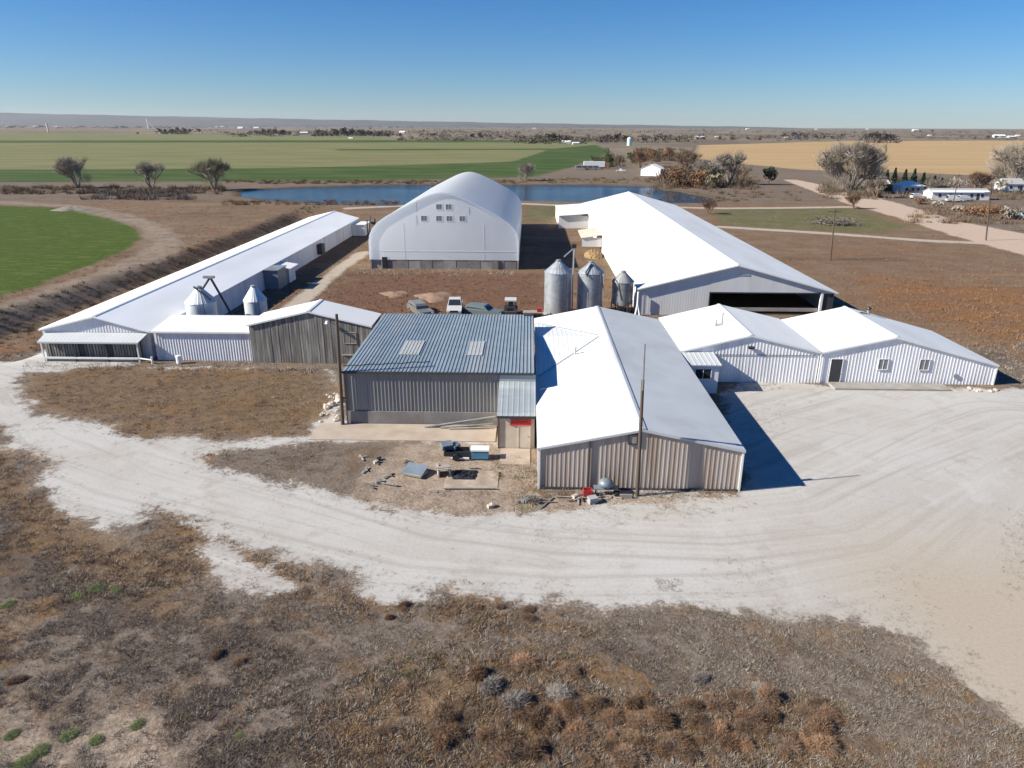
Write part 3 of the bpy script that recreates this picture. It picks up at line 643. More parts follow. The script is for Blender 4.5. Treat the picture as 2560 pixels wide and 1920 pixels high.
V = MB().tube((36.6, 75.3, topB(36.6)-.1), (36.6, 75.3, topB(36.6)+.5), .16).build('roof_vent', m_dullshade, T)
MB().lathe((36.6, 75.3, topB(36.6)+.5), [(.22, 0), (.26, .12), (.2, .26), (.05, .33)], 12).build('turbine', m_steel, V)
MB().tube((35.2, 74.2, topB(35.2)+.1), (36.3, 74.9, topB(36.3)+.12), .06).build('fallen_pipe', m_steel, T)
tag(MB().prism([(28.5, -.2), (39.6, -.2), (39.4, .14), (28.7, .16)], 62.7, 64.5).build('concrete_apron', m_conc), 'low concrete apron below the shed door and windows', 'apron')
T = thing('vestibule', 'small white vestibule with flat roof between the tan building and shed', 'vestibule', (16, 61.4, 0))
MB().box(14.5, 17.4, 61.4, 61.55, -.2, 2.7).build('wall', m_whitewall, T); MB().box(17.26, 17.4, 61.56, 64.5, -.2, 2.75).build('wall', m_whitewall, T)
MB().slab((14.42, 61.2, 2.78), (17.6, 61.2, 2.78), (17.6, 64.55, 2.98), (14.42, 64.55, 2.98), .45, .02, .09).build('roof', m_greyroof, T)
window(T, 15.3, 16.7, 1.45, 2.35, 61.398, mglass=m_dark)
# rubble by the sheds
for i in range(9):
    x, y = 41+rnd.random()*3, 62.6+rnd.random()*1.2; r = .12+.16*rnd.random()
    mb = MB(); mb.lathe((x, y, -.03), [(r*.7, 0), (r*(.9+.2*rnd.random()), r*.4), (r*.7, r*.8), (r*.25, r)], 7)
    mb.v = [(a+rnd.uniform(-.3, .3)*r, b+rnd.uniform(-.3, .3)*r, c) for a, b, c in mb.v]
    tag(mb.build('rubble_stone', m_stone), 'pale rubble stone lying beside the low end of the right shed', 'stone', 'rubble at the low end of the right shed')

# ------------------------------------------------------------------ left: weathered board barn, connector, long poultry barn
T, topW = gable('board_barn', 'weathered grey board barn with white gable roof', 'barn', -28.2, -15.8, 69.0, 73.6, 4.08, 4.08, -22.0, 5.52, m_whiteroof, m_whiteroof, m_board, oh=.15, ohy=.2, front=False)
nb = 46; bw = 12.4/nb
for i in range(nb):
    a = -28.2+i*bw; d = .02+.03*rnd.random(); b_ = a+bw-.025
    pts = [(a, 0), (b_, 0), (b_, topW(b_)-.06)] + ([(-22.0, topW(-22.0)-.06)] if a < -22.0 < b_ else []) + [(a, topW(a)-.06)]
    MB().prism(pts, 68.965-d, 69.0).build('board', m_board, T)
FL = MB().tube((-20.05, 68.9, 4.55), (-20.05, 68.55, 4.6), .04).build('flood_light', m_trim, T)
MB().lathe((-20.05, 68.5, 4.35), [(.05, .28), (.16, .2), (.24, 0)], 12).build('lamp_shade', m_trim, FL)
window(T, -18.6, -17.4, 2.2, 3.3, 68.93, m_plank, m_board); 
MB().box(-18.9, -17.2, 68.8, 68.93, .9, 1.0).build('ledge', m_plank, T)
T = thing('connector_shed', 'low white ribbed shed linking the long barn to the board barn', 'shed', (-33.5, 69.2, 0))
MB().box(-38.4, -28.35, 69.54, 69.7, -.2, 3.05).build('wall', m_lbwall, T); MB().box(-38.4, -28.35, 73.9, 74.05, -.2, 3.4).build('wall', m_lbwall, T)
front_panels(T, -38.4, -28.3, 69.5, lambda x: 3.05, m_lbwall, wid=.84, pitch=.28, depth=.03)
MB().slab((-38.6, 69.3, 3.13), (-28.3, 69.3, 3.13), (-28.3, 74.2, 3.62), (-38.6, 74.2, 3.62), .45, .010).build('roof', m_whiteroof, T)
MB().box(-38.6, -28.3, 69.25, 69.285, 2.97, 3.13).build('fascia', m_trim, T)
bb = MB(); bb.lathe((-35.6, 68.4, 0), [(.26, 0), (.29, .1), (.29, .75), (.27, .85), (.1, .9)], 14)
tag(bb.build('white_barrel', m_trim, smooth=False), 'white barrel standing against the low connecting shed wall', 'barrel')

T, topL = gable('poultry_barn', 'very long white poultry barn with slatted front porch', 'barn', -50.3, -39.1, 70.0, 165.5, 3.15, 3.05, -44.5, 4.55, m_freshroof, m_freshroof, m_lbwall, oh=.2, ohy=.25)
py0 = 68.65
MB().slab((-50.0, py0-.15, 2.16), (-39.6, py0-.15, 2.16), (-39.2, 69.95, 2.75), (-49.9, 69.95, 2.75), .45, .010).build('porch_roof', m_greyroof, T)
MB().box(-50.0, -39.6, py0-.2, py0-.155, 2.0, 2.16).build('porch_fascia', m_greyroof, T)
MB().box(-49.8, -39.75, py0+.55, py0+.62, -.1, 2.1).build('porch_wall', m_darktrim, T)
for i in range(34):
    a = -49.75+i*.295
    if i in (12, 13, 22, 23): continue
    MB().box(a, a+.2, py0+.46+.04*rnd.random(), py0+.53, .3, 1.98).build('slat', m_board, T)
for x in (-49.75, -46.45, -43.1, -39.85):
    MB().box(x-.06, x+.06, py0-.06, py0+.06, -.1, 2.05).build('porch_post', m_trim if x > -40 or x < -49 else m_darktrim, T)
MB().box(-49.7, -39.9, py0-.09, py0+.02, .32, .5).build('sill', m_trim, T)
MB().box(-49.6, -39.95, py0+.1, py0+.2, -.1, .3).build('porch_kerb', m_conc, T)
dp = MB().tube((-39.7, py0-.1, .45), (-38.3, 68.2, .4), .08).tube((-38.3, 68.2, .4), (-38.3, 68.2, .0), .1).tube((-38.3, 68.2, .4), (-38.3, 68.2, .75), .1)
tag(dp.build('white_pipe_bend', m_trim), 'white bent pipe beside the poultry barn porch', 'pipe')
# annexes along the yard side of the long barn
A = MB().box(-39.0, -36.9, 103.2, 107.0, -.2, 2.9).build('annex', m_steelblue, T); MB().box(-39.0, -36.75, 103.0, 107.1, 2.9, 2.98).build('annex_roof', m_dullshade, A)
A = MB().box(-38.9, -36.9, 108.2, 111.2, -.2, 2.3).build('annex', m_whitewall, T); MB().slab((-36.4, 107.6, 2.35), (-36.4, 111.6, 2.35), (-39.0, 111.6, 2.75), (-39.0, 107.6, 2.75), 0, 0, .1).build('annex_roof', m_trim, A)
F_ = MB().box(-39.0, -38.1, 131, 133, .5, 2.3).build('fan_box', m_darktrim, T)
A = MB().box(-39.0, -36.2, 158.5, 163.5, -.2, 2.4).build('annex', m_whitewall, T); MB().box(-39.0, -36.0, 158.3, 163.7, 2.4, 2.5).build('annex_roof', m_trim, A)
fc = MB().lathe((0, 0, 0), [(.5, 0), (.75, .9)], 14, cap=False); fc.v = [(-36.1+z, 165.0+x, 2.3+y) for x, y, z in fc.v]; fc.build('fan_cone', m_steel, T)
for z in (1.0,):
    MB().tube((-35.9, 160, 0), (-35.9, 160, 3.4), .12).tube((-36.0, 161.5, 0), (-35.4, 161.5, 3.9), .1).build('exhaust_pipe', m_steel, T)

# ------------------------------------------------------------------ fabric hoop barn
hx0, hx1, hy0, hy1 = -26.9, -1.65, 120.2, 176.5; hc = (hx0+hx1)/2
half = [(12.62, 1.55), (12.6, 4.6), (12.42, 5.7), (11.9, 6.7), (11.0, 7.75), (9.5, 8.75), (7.6, 9.75), (5.4, 10.85), (3.4, 11.8), (2.0, 12.35), (.9, 12.62), (0, 12.7)]
prof = [(hc-a, z) for a, z in half]+[(hc+a, z) for a, z in half[-2::-1]]
T = thing('hoop_barn', 'tall white fabric hoop barn with arched roof and concrete footing', 'barn', (hc, hy0, 0))
mb = MB(); ysl = []; nb_ = 15
for i in range(nb_):
    for t, s in ((0, 1.0), (.5, .9985)): ysl.append((hy0+(hy1-hy0)*(i+t)/nb_, s))
ysl.append((hy1, 1.0)); k = len(prof)
for y, s in ysl: mb.v += [(hc+(x-hc)*s, y, 1.5+(z-1.5)*s) for x, z in prof]
for a in range(len(ysl)-1):
    for i in range(k-1): mb.f.append((a*k+i, a*k+i+1, (a+1)*k+i+1, (a+1)*k+i))
mb.build('fabric_cover', m_fabric, T, smooth=True)
inner = [(hc+(x-hc)*.985, 1.5+(z-1.5)*.985) for x, z in prof]
MB().quad(*[(x, hy0+.25, z) for x, z in inner[::-1]]).build('gable_end', m_fabgable, T); MB().quad(*[(x, hy1-.25, z) for x, z in inner]).build('gable_end', m_fabgable, T)
arch = MB(); inr = [(hc+(x-hc)*.982, 1.5+(z-1.5)*.982) for x, z in prof]; otr = [(hc+(x-hc)*1.004, 1.5+(z-1.5)*1.004) for x, z in prof]
for i in range(len(prof)-1):
    arch.quad((inr[i][0], hy0-.04, inr[i][1]), (inr[i+1][0], hy0-.04, inr[i+1][1]), (otr[i+1][0], hy0-.04, otr[i+1][1]), (otr[i][0], hy0-.04, otr[i][1]))
    arch.quad((otr[i][0], hy0-.04, otr[i][1]), (otr[i+1][0], hy0-.04, otr[i+1][1]), (otr[i+1][0], hy0+.3, otr[i+1][1]), (otr[i][0], hy0+.3, otr[i][1]))
arch.build('end_arch', m_fabgable, T)
for x in (hx0+.1, hx1-.1): MB().box(x-.12, x+.12, hy0+.1, hy1-.1, -.3, 1.6).build('footing_wall', m_conc, T)
for i in range(12):
    a = hx0+.3+i*2.05
    if i == 1: continue
    MB().box(a, a+2.03, hy0+.3+.03*(i % 2), hy0+.5, -.3, 1.5).build('footing_panel', m_stem if i % 3 else m_conc, T)
MB().box(hx0+2.35, hx0+4.35, hy0+.34, hy0+.5, -.3, 1.5).build('footing_panel', m_stem, T)
MB().box(-24.85, -24.0, hy0+.15, hy0+.29, .05, 2.0).build('door', m_dark, T)
MB().box(-5.1, -4.85, hy0+.15, hy0+.3, 0, 1.5).build('footing_post', m_darktrim, T)
for x in (-15.35, -13.75, -17.9, -15.4, -13.65, -11.5):
    pass
for x, z in ((-15.33, 9.97), (-13.74, 9.97), (-17.9, 8.06), (-15.4, 8.06), (-13.66, 8.06), (-11.5, 8.06)):
    window(T, x, x+.95, z, z+.8, hy0+.248, m_fabgable, m_glassgrey)
for x, z0, z1 in ((-18.6, 9.5, 11.2), (-18.7, 7.4, 9.0), (-9.9, 9.2, 10.3)):
    MB().box(x, x+.05, hy0+.21, hy0+.248, z0, z1).build('seam_strap', m_dullshade, T)
for x in (-21.0, -7.5): MB().box(x, x+.06, hy0+.21, hy0+.248, 1.6, 7.6).build('seam_strap', m_fabgable, T)
MB().box(hx0+.6, hx1-.6, hy0+.19, hy0+.245, 3.0, 3.08).build('seam_strap', m_fabgable, T)

# ------------------------------------------------------------------ big machinery barn on the right
bx0, bx1, by0, by1 = 14.3, 39.3, 90.4, 196.5
T, topBB = gable('machinery_barn', 'big white roofed machinery barn with a wide dark opening in its gable', 'barn', bx0, bx1, by0, by1, 3.5, 3.2, 26.6, 6.6, m_whiteroof, m_whiteroof, m_barnwall, oh=.3, ohy=.35, front=False, frontwall=False)
MB().prism([(bx0, -.3), (23.4, -.3), (23.4, topBB(23.4)-.06), (bx0, 3.44)], by0+.03, by0+.18).build('wall', m_barnwall, T)
MB().prism([(23.4, 3.05), (bx1, 2.95), (bx1, 3.14), (26.6, 6.54), (23.4, topBB(23.4)-.06)], by0+.03, by0+.18).build('wall', m_barnwall, T)
front_panels(T, bx0, 23.4, by0, lambda x: topBB(x)-.05, m_barnwall, wid=1.0, pitch=.33, depth=.005)
for i in range(16):
    a = 23.42+i*(bx1-23.42)/16; b_ = a+(bx1-23.42)/16-.008
    pts = [(a, 3.0), (b_, 3.0), (b_, topBB(b_)-.05)]+([(26.6, 6.55)] if a < 26.6 < b_ else [])+[(a, topBB(a)-.05)]
    MB().prism(pts, by0-.02, by0+.025).build('siding_panel', m_barnwall, T)
MB().box(23.3, 37.6, by0-.05, by0-.025, 2.9, 3.06).build('header', m_darktrim, T)
MB().box(37.55, 37.85, by0-.1, by0+.2, -.2, 3.0).build('post', m_trim, T)
MB().box(23.3, 23.45, by0-.06, by0+.3, -.2, 3.0).build('post', m_darktrim, T)
MB().box(23.5, 37.5, by0+.3, by0+.4, .5, .95).build('feed_rail', m_conc, T)
MB().box(37.9, 39.2, by0+.03, by0+.16, -.3, 2.95).build('side_door', m_darktrim, T)
for y in (100, 112, 124):
    for x in (24, 31): MB().box(x-.12, x+.12, y, y+.24, -.2, topBB(x)-.1).build('inner_post', m_wood, T)
MB().obox((27.5, by0-.06, 5.3), (.65, .02, .08), 0).build('roof_brace', m_cap, T)
# lean-to at the far end and side canopy
MB().slab((7.0, 172.5, 3.0), (7.0, 196, 3.0), (14.1, 196, 3.52), (14.1, 172.5, 3.52), .6, .02).build('lean_to_roof', m_whiteroof, T)
MB().box(7.2, 14.2, 173, 173.15, -.2, 3.0).build('lean_to_wall', m_barnwall, T); MB().box(7.2, 7.35, 173.2, 195.8, -.2, 2.95).build('lean_to_wall', m_barnwall, T)
MB().slab((10.2, 139, 2.7), (10.2, 150, 2.7), (14.2, 150, 3.3), (14.2, 139, 3.3), .6, .02).build('side_canopy', m_tan, T)
MB().box(10.4, 14.2, 139.2, 139.35, 1.0, 2.75).build('side_canopy_wall', m_barnwall, T)
pw_ = MB().tube((14.15, 89.9, 3.1), (14.15, 89.9, 1.5), .13).tube((14.15, 89.9, 1.5), (13.85, 89.6, -.1), .12).tube((14.15, 89.9, 1.5), (14.5, 89.6, -.1), .12)
tag(pw_.build('white_spout', m_trim), 'white forked spout at the machinery barn corner', 'spout')

# bins
def bin_(name, label, c, r, zbot, zeave, ztop, mt, ladder=True, hopper=False, group=None, n=40):
    T = thing(name, label, 'grain bin', (c[0], c[1], 0), group)
    prof = []; m = int((zeave-zbot)/.17)
    for i in range(m+1):
        z = zbot+(zeave-zbot)*i/m; prof += [(r, z), (r+.035, z+(zeave-zbot)/m*.5)]
    prof = prof[:-1]
    MB().lathe((c[0], c[1], 0), prof, n, cap=False).build('shell', mt, T, smooth=True)
    k = MB()
    for i in range(24):                                   # ribbed conical roof, one wedge per sheet
        a0, a1 = 2*math.pi*i/24, 2*math.pi*(i+.9)/24; a2 = 2*math.pi*(i+1)/24
        def pt(a, rr, z): return (c[0]+rr*math.cos(a), c[1]+rr*math.sin(a), z)
        k.quad(pt(a0, r+.1, zeave-.03), pt(a1, r+.1, zeave-.03), pt(a1, .3, ztop-.15), pt(a0, .3, ztop-.15))
        k.quad(pt(a1, r+.1, zeave-.03), pt(a2, r+.1, zeave-.005), pt(a2, .3, ztop-.14), pt(a1, .3, ztop-.15))
    k.build('cone_roof', mt, T)
    MB().lathe((c[0], c[1], ztop-.16), [(.36, 0), (.36, .14), (.1, .24)], 16).build('cap', m_dullshade, T)
    if hopper:
        MB().lathe((c[0], c[1], 0), [(.3, .7), (r, zbot)], n).build('hopper', mt, T, smooth=True)
        for i in range(6):
            a = 2*math.pi*i/6; MB().tube((c[0]+r*math.cos(a), c[1]+r*math.sin(a), -.05), (c[0]+r*math.cos(a), c[1]+r*math.sin(a), zbot+.4), .07).build('leg', m_steel, T)
    else: MB().lathe((c[0], c[1], -.1), [(r+.15, 0), (r+.15, .22)], n).build('base_ring', m_conc, T)
    if ladder:
        ld = MB(); a = -1.1; ux, uy = math.cos(a), math.sin(a); tx, ty = -uy, ux; px, py = c[0]+ux*(r+.12), c[1]+uy*(r+.12)
        for s in (-.2, .2): ld.tube((px+tx*s, py+ty*s, .3), (px+tx*s, py+ty*s, zeave+.2), .02, n=5)
        z = .5
        while z < zeave: ld.tube((px-tx*.2, py-ty*.2, z), (px+tx*.2, py+ty*.2, z), .015, n=4); z += .35
        ld.build('ladder', m_steel, T)
    return T
bin_('grain_bin', 'tall shiny galvanised grain bin closest to the hoop barn yard', (3.87, 90.6), 1.72, 0, 5.5, 7.0, m_galv)
B2 = bin_('grain_bin', 'galvanised grain bin with dark chute on its cone roof', (8.1, 91.2), 1.66, 0, 5.35, 6.75, m_galv)
ch = MB().tube((8.05, 90.6, 6.5), (7.3, 89.6, 5.6), .09).tube((7.3, 89.6, 5.6), (7.5, 89.3, 5.1), .09).tube((8.1, 90.5, 6.55), (9.2, 89.7, 5.7), .06).tube((9.2, 89.6, 5.6), (9.6, 89.4, 3.6), .07); ch.build('chute', m_steel, B2)
bin_('grain_bin', 'grain bin in painted shade tone at the corner of the machinery barn', (12.3, 91.3), 1.35, 1.3, 4.2, 5.5, m_dullshade, hopper=True)  # darker than the other bins: shade is put into its colour
L1 = bin_('feed_bin', 'squat white feed bin with auger beside the poultry barn', (-36.7, 77.3), 1.62, 1.2, 4.45, 6.1, m_whitebin, hopper=True)
bin_('feed_bin', 'pale feed bin standing alone behind the connecting shed', (-31.7, 80.3), 1.25, 1.1, 3.95, 5.6, m_whitebin, hopper=True)
au = thing('auger', 'dark grain auger rising over the squat white feed bin', 'auger', (-33.2, 78.5, 0))
MB().tube((-32.9, 78.6, .2), (-35.2, 77.2, 7.2), .13).build('tube', m_steel, au)
MB().box(-35.9, -34.7, 76.95, 77.35, 7.05, 7.3).build('motor', m_dullshade, au)
MB().tube((-35.3, 77.2, 7.0), (-36.2, 77.3, 5.9), .12).build('spout', m_steel, au)
MB().tube((-36.9, 76.6, 6.2), (-35.0, 76.2, 4.8), .10).build('brace', m_steel, au)
au = thing('auger', 'slim auger pipe standing between the two shiny grain bins', 'auger', (6.0, 92.5, 0))
MB().tube((5.9, 92.5, 0), (5.9, 92.5, 8.2), .09).build('tube', m_galv, au); MB().tube((5.9, 92.5, 8.2), (4.6, 91.2, 7.3), .09).build('spout', m_galv, au)
MB().box(5.6, 6.2, 92.3, 92.8, 8.2, 8.7).build('motor', m_steel, au)
# straw heap by the barn side
mb = MB()
for i in range(14):
    for j in range(10):
        pass
nxs, nys = 16, 14
for j in range(nys+1):
    for i in range(nxs+1):
        u, v = i/nxs*2-1, j/nys*2-1; h = max(0, 1-u*u-v*v)
        mb.v.append((12.2+u*1.7, 134.5+v*3.6, -.1+1.1*h**.7+.25*rnd.random()*(h > 0)))
for j in range(nys):
    for i in range(nxs):
        a = j*(nxs+1)+i; mb.f.append((a, a+1, a+nxs+2, a+nxs+1))
tag(mb.build('straw_heap', m_straw), 'golden straw heap along the left side of the machinery barn', 'straw heap')

# ------------------------------------------------------------------ poles
def pole(label, base, top_, r, split=None, arm=False):
    T = thing('utility_pole', label, 'pole', (base[0], base[1], 0))
    b, t_ = Vector((base[0], base[1], -.3)), Vector(top_)
    if split is None: MB().tube(b, t_, r, r*.7, 10).build('shaft', m_wood, T)
    else:
        s = b.lerp(t_, split); MB().tube(b, s, r, r*.75, 10).build('shaft', m_wood, T)
        MB().tube(b.lerp(t_, split-.06)+Vector((.0, -r*.9, 0)), t_+Vector((0, -r*.9, 0)), r*.42, r*.3, 8).build('mast', m_mast, T)
    if arm: MB().obox((t_.x, t_.y, t_.z-.5), (1.2, .06, .06)).build('crossarm', m_wood, T)
    return T
pole('dark wooden pole standing at the left corner of the grey garage', (-15.0, 53.1), (-14.75, 53.1, 9.3), .16)
pole('wooden pole with thin steel mast before the tan gable end', (7.4, 41.9), (7.2, 42.0, 10.5), .14, .78)
pole('lone utility pole in the brown pasture', (55.6, 132), (55.0, 132, 9.2), .15, arm=True)
pole('utility pole beside the dirt road bend', (99.3, 158), (97.9, 158, 10.6), .16, arm=True)
pole('utility pole by the neighbouring mobile home', (133.0, 232), (133.0, 232, 9.5), .15, arm=True)

# ------------------------------------------------------------------ vehicles parked behind the garage
def wheel(T, x, y, r=.36, wd=.24):
    W = MB().tube((x-wd/2, y, r), (x+wd/2, y, r), r, r, 20).build('wheel', m_tyre, T, loc=(0, 0, 0))
    sgn = 1 if x > 0 else -1
    MB().tube((x+sgn*wd*.3, y, r), (x+sgn*(wd*.5+.01), y, r), r*.62, r*.55, 14).build('rim', m_rim, W, loc=(0, 0, 0))
def car(label, cat, name, loc, rz, paint, pickup=True, hi=0.0):
    T = thing(name, label, cat, loc, rz=rz); Z = (0, 0, 0); w2 = .95
    # side profile in YZ, nose towards -Y
    body = [(-2.6, .42), (2.6, .45), (2.62, 1.05), (1.0, 1.08+hi*.2), (-.9, 1.10+hi*.2), (-2.45, .98), (-2.62, .8)]
    MB().prismx(body, -w2, w2).build('body', paint, T, loc=Z)
    cabt = 1.82+hi; rear = .75 if pickup else 2.35
    cab = MB(); k = [(-.95, 1.085+hi*.2), (rear+.15, 1.085+hi*.2), (rear-.1, cabt), (-.25, cabt)]
    n = len(k); cab.v += [(-w2+.06 if z < 1.5 else -w2+.2, y, z) for y, z in k]+[(w2-.06 if z < 1.5 else w2-.2, y, z) for y, z in k]
    cab.f += [(3, 2, 1, 0), (4, 5, 6, 7)]+[(i, (i+1) % 4, 4+(i+1) % 4, 4+i) for i in range(4)]
    C = cab.build('cab', paint, T, loc=Z)
    def pane(a, b, x0, x1, off): return [(-x0, a[0]-off, a[1]), (x0, a[0]-off, a[1]), (x1, b[0]-off, b[1]), (-x1, b[0]-off, b[1])]
    MB().quad(*pane((-.89, 1.16+hi*.2), (-.34, cabt-.12), w2-.14, w2-.26, .03)).build('windshield', m_glass, C, loc=Z)
    MB().quad(*pane((rear+.13, 1.2), (rear-.05, cabt-.12), w2-.14, w2-.28, -.03)[::-1]).build('rear_window', m_glass, C, loc=Z)
    for s in (-1, 1):
        q = [(s*(w2-.085), -.62, 1.2+hi*.2), (s*(w2-.085), rear-.1, 1.2), (s*(w2-.18), rear-.25, cabt-.14), (s*(w2-.18), -.2, cabt-.14)]
        MB().quad(*(q if s > 0 else q[::-1])).build('side_window', m_glass, C, loc=Z)
        MB().box(s*.72-.16, s*.72+.16, -2.66, -2.58, .72, .9).build('headlight', m_lamp, T, loc=Z)
        MB().box(s*.8-.1, s*.8+.1, 2.6, 2.66, .75, .95).build('tail_light', m_dred, T, loc=Z)
        wheel(T, s*(w2-.1), -1.65); wheel(T, s*(w2-.1), 1.6)
    MB().box(-.9, .9, -2.74, -2.62, .4, .6).build('bumper', m_dullshade, T, loc=Z)
    MB().box(-.5, .5, -2.65, -2.6, .62, .9).build('grille', m_black, T, loc=Z)
    if pickup: MB().box(-w2+.12, w2-.12, 1.0, 2.5, 1.06, 1.10).build('bed_liner', m_black, T, loc=Z)
    return T
car('white pickup truck facing the garage from the hoop barn yard', 'pickup', 'pickup_truck', (-9.5, 90.6, 0), .05, m_carwhite, True, .12)
car('silver car parked close to the sand heaps behind the garage', 'car', 'parked_car', (-14.0, 90.2, -.28), .5, m_cartan, False, -.25)
car('dark grey car half hidden behind the garage roof', 'car', 'parked_car', (-5.6, 89.6, -.3), 1.2, m_cargrey, False, -.2)
T = thing('utility_loader', 'small loader with white canopy parked behind the garage', 'loader', (-2.2, 89.6, 0))
MB().box(-2.9, -1.5, 88.9, 90.9, .45, 1.05).build('chassis', m_steel, T); MB().box(-2.95, -1.45, 88.8, 90.6, 1.95, 2.1).build('canopy', m_carwhite, T)
for x in (-2.8, -1.6):
    for y in (88.95, 90.4): MB().tube((x, y, 1.0), (x, y, 1.96), .04).build('canopy_post', m_steel, T)
for x in (-2.85, -1.55):
    for y in (88.9, 90.8):
        W = MB().tube((x-.2, y, .5), (x+.2, y, .5), .5, .5, 18).build('wheel', m_tyre, T); MB().tube((x-.22, y, .5), (x+.22, y, .5), .24, .24, 12).build('rim', m_dullshade, W)
MB().box(-3.0, -1.4, 87.7, 88.3, .2, .85).build('bucket', m_darktrim, T); MB().box(-2.5, -1.9, 89.9, 90.3, 1.05, 1.6).build('seat', m_black, T)
T = thing('flat_wagon', 'low flatbed wagon by the grain bins', 'wagon', (.6, 88.6, 0))
MB().box(-.6, 1.9, 87.9, 89.3, .62, .74).build('deck', m_plank, T); MB().tube((-.6, 88.6, .5), (-2.0, 88.3, .3), .05).build('tongue', m_steel, T)
for x in (-.2, 1.5):
    for y in (87.9, 89.3): MB().tube((x, y-.1, .32), (x, y+.1, .32), .32, .32, 16).build('wheel', m_tyre, T)
MB().box(1.2, 1.8, 88.2, 88.9, .76, 1.2).build('load_box', m_dred, T)

# sand heaps in the yard
def heap(label, cx, cy, rx, ry, h, mt, name='sand_heap', cat='heap'):
    mb = MB(); n, m = 26, 8
    for j in range(m+1):
        for i in range(n):
            a = 2*math.pi*i/n; q = j/m; rr = q*(1+.22*math.sin(3*a+cx)+.12*math.sin(7*a))
            z = h*(1-q)**.8*(1+.25*math.sin(5*a+2*q*6)*q)-.06+.05*rnd.random()
            mb.v.append((cx+rx*rr*math.cos(a), cy+ry*rr*math.sin(a), z if j < m else -.08))
    for j in range(m):
        for i in range(n):
            k = (i+1) % n; mb.f.append((j*n+i, (j+1)*n+i, (j+1)*n+k, j*n+k))
    return tag(mb.build(name, mt, smooth=True), label, cat)
x, y, _ = G(1085, 742); heap('larger pinkish sand heap in the hoop barn yard', x, y, 2.6, 3.2, .5, m_sand)
x, y, _ = G(985, 735); heap('low pinkish sand heap on the poultry barn side of the yard', x, y, 2.0, 2.2, .3, m_sand)

# ------------------------------------------------------------------ yard clutter in front
tag(MB().prism([(-17.0, -.2), (-2.4, -.2), (-2.4, .07), (-16.9, .06)], 50.1, 53.3).build('garage_apron', m_pink), 'sandy concrete apron along the front of the grey garage', 'apron')
tag(MB().prism([(-5.6, -.2), (-1.9, -.2), (-1.9, .03), (-5.5, .035)], 42.7, 45.2).build('concrete_pad', m_padsoil), 'small concrete pad strewn with scrap before the entry porch', 'pad')
tag(MB().prism([(-1.95, -.2), (.3, -.2), (.3, .06), (-1.9, .06)], 46.2, 48.9).build('porch_step', m_pink), 'worn concrete step below the red sign', 'step')
pp = thing('pipe_stack', 'bundle of old pipes leaning along the garage footing', 'pipes', (-5, 53.0, 0))
for i, (a, b) in enumerate((((-8.2, 52.6, .12), (-2.5, 52.9, 1.0)), ((-7.6, 52.75, .12), (-2.4, 53.0, .75)), ((-6.9, 52.5, .12), (-2.7, 52.7, .45)), ((-6.2, 52.3, .13), (-2.9, 52.5, .22)))):
    MB().tube(a, b, .075, n=8).build('pipe', m_plank if i % 2 else m_dullshade, pp)
T = thing('cooler_cabinet', 'blue cabinet with white lid standing before the entry porch', 'cabinet', (-3.4, 47.3, 0))
MB().box(-4.0, -2.75, 46.9, 47.6, .1, .72).build('cabinet_body', m_blue, T); MB().box(-4.05, -2.7, 46.85, 47.65, .73, .85).build('lid', m_trim, T)
for x in (-3.9, -2.85): MB().box(x-.06, x+.06, 47, 47.5, -.1, .1).build('foot', m_steel, T)
T = thing('scrap_trailer', 'black scrap trailer box with bright white edge beside the blue cabinet', 'trailer', (-5, 47.2, 0))
MB().box(-6.0, -4.2, 46.9, 47.9, .28, .32).build('bed', m_black, T)
for a in ((-6.0, -4.2, 46.9, 46.95), (-6.0, -4.2, 47.85, 47.9)): MB().box(a[0], a[1], a[2], a[3], .32, .62).build('side', m_black, T)
MB().box(-6.0, -5.95, 46.95, 47.85, .32, .62).build('side', m_black, T)
MB().box(-5.5, -4.15, 46.8, 46.88, .12, .24).build('white_rail', m_trim, T)
for y in (46.8, 48.0): MB().tube((-5.1, y-.09, .26), (-5.1, y+.09, .26), .26, n=16).build('wheel', m_tyre, T)
mb = MB(); mb.obox((-5.9, 47.9, .7), (.4, .3, .22), .4, .3); mb.obox((-5.3, 48.1, .55), (.35, .25, .2), 1.0, .2); mb.build('scrap_load', m_steelblue, T)
T = thing('sheet_pallet', 'tilted blue grey metal sheet lying on the weeds', 'sheet', (-7.8, 44.6, 0))
MB().obox((-7.8, 44.7, .3), (.8, .62, .025), -.35, .28).build('sheet', m_steelblue, T); MB().obox((-7.75, 44.6, .12), (.7, .5, .07), -.35, .0).build('pallet', m_plank, T)
T = thing('propped_pallet', 'weathered wooden pallet propped over a dark sheet on the pad', 'pallet', (-5.3, 44.6, 0))
for i in range(6): MB().obox((-5.75+.0*i, 44.15+i*.2, .62+.06*math.sin(i)-i*.02), (.55, .075, .018), .25, -.1).build('plank', m_plank, T)
for s in (-.4, .4): MB().obox((-5.75+s, 44.65, .3), (.05, .5, .32), .25).build('bearer', m_plank, T)
mb = MB()
for j in range(9):
    for i in range(12): mb.v.append((-5.1+i*.14+.05*j*.3, 43.8+j*.17, .09+.16*rnd.random()*(0 < i < 11 and 0 < j < 8)))
for j in range(8):
    for i in range(11): a = j*12+i; mb.f.append((a, a+1, a+13, a+12))
tag(mb.build('black_sheet', m_black), 'crumpled black sheet spread beside the propped pallet', 'tarp')  # crumpled black mesh lying beside the pallet
tag(MB().tube((-5.5, 42.4, .12), (-2.0, 42.5, .12), .07).build('fence_rail', m_plank), 'single grey rail lying along the edge of the scrap pad', 'rail')
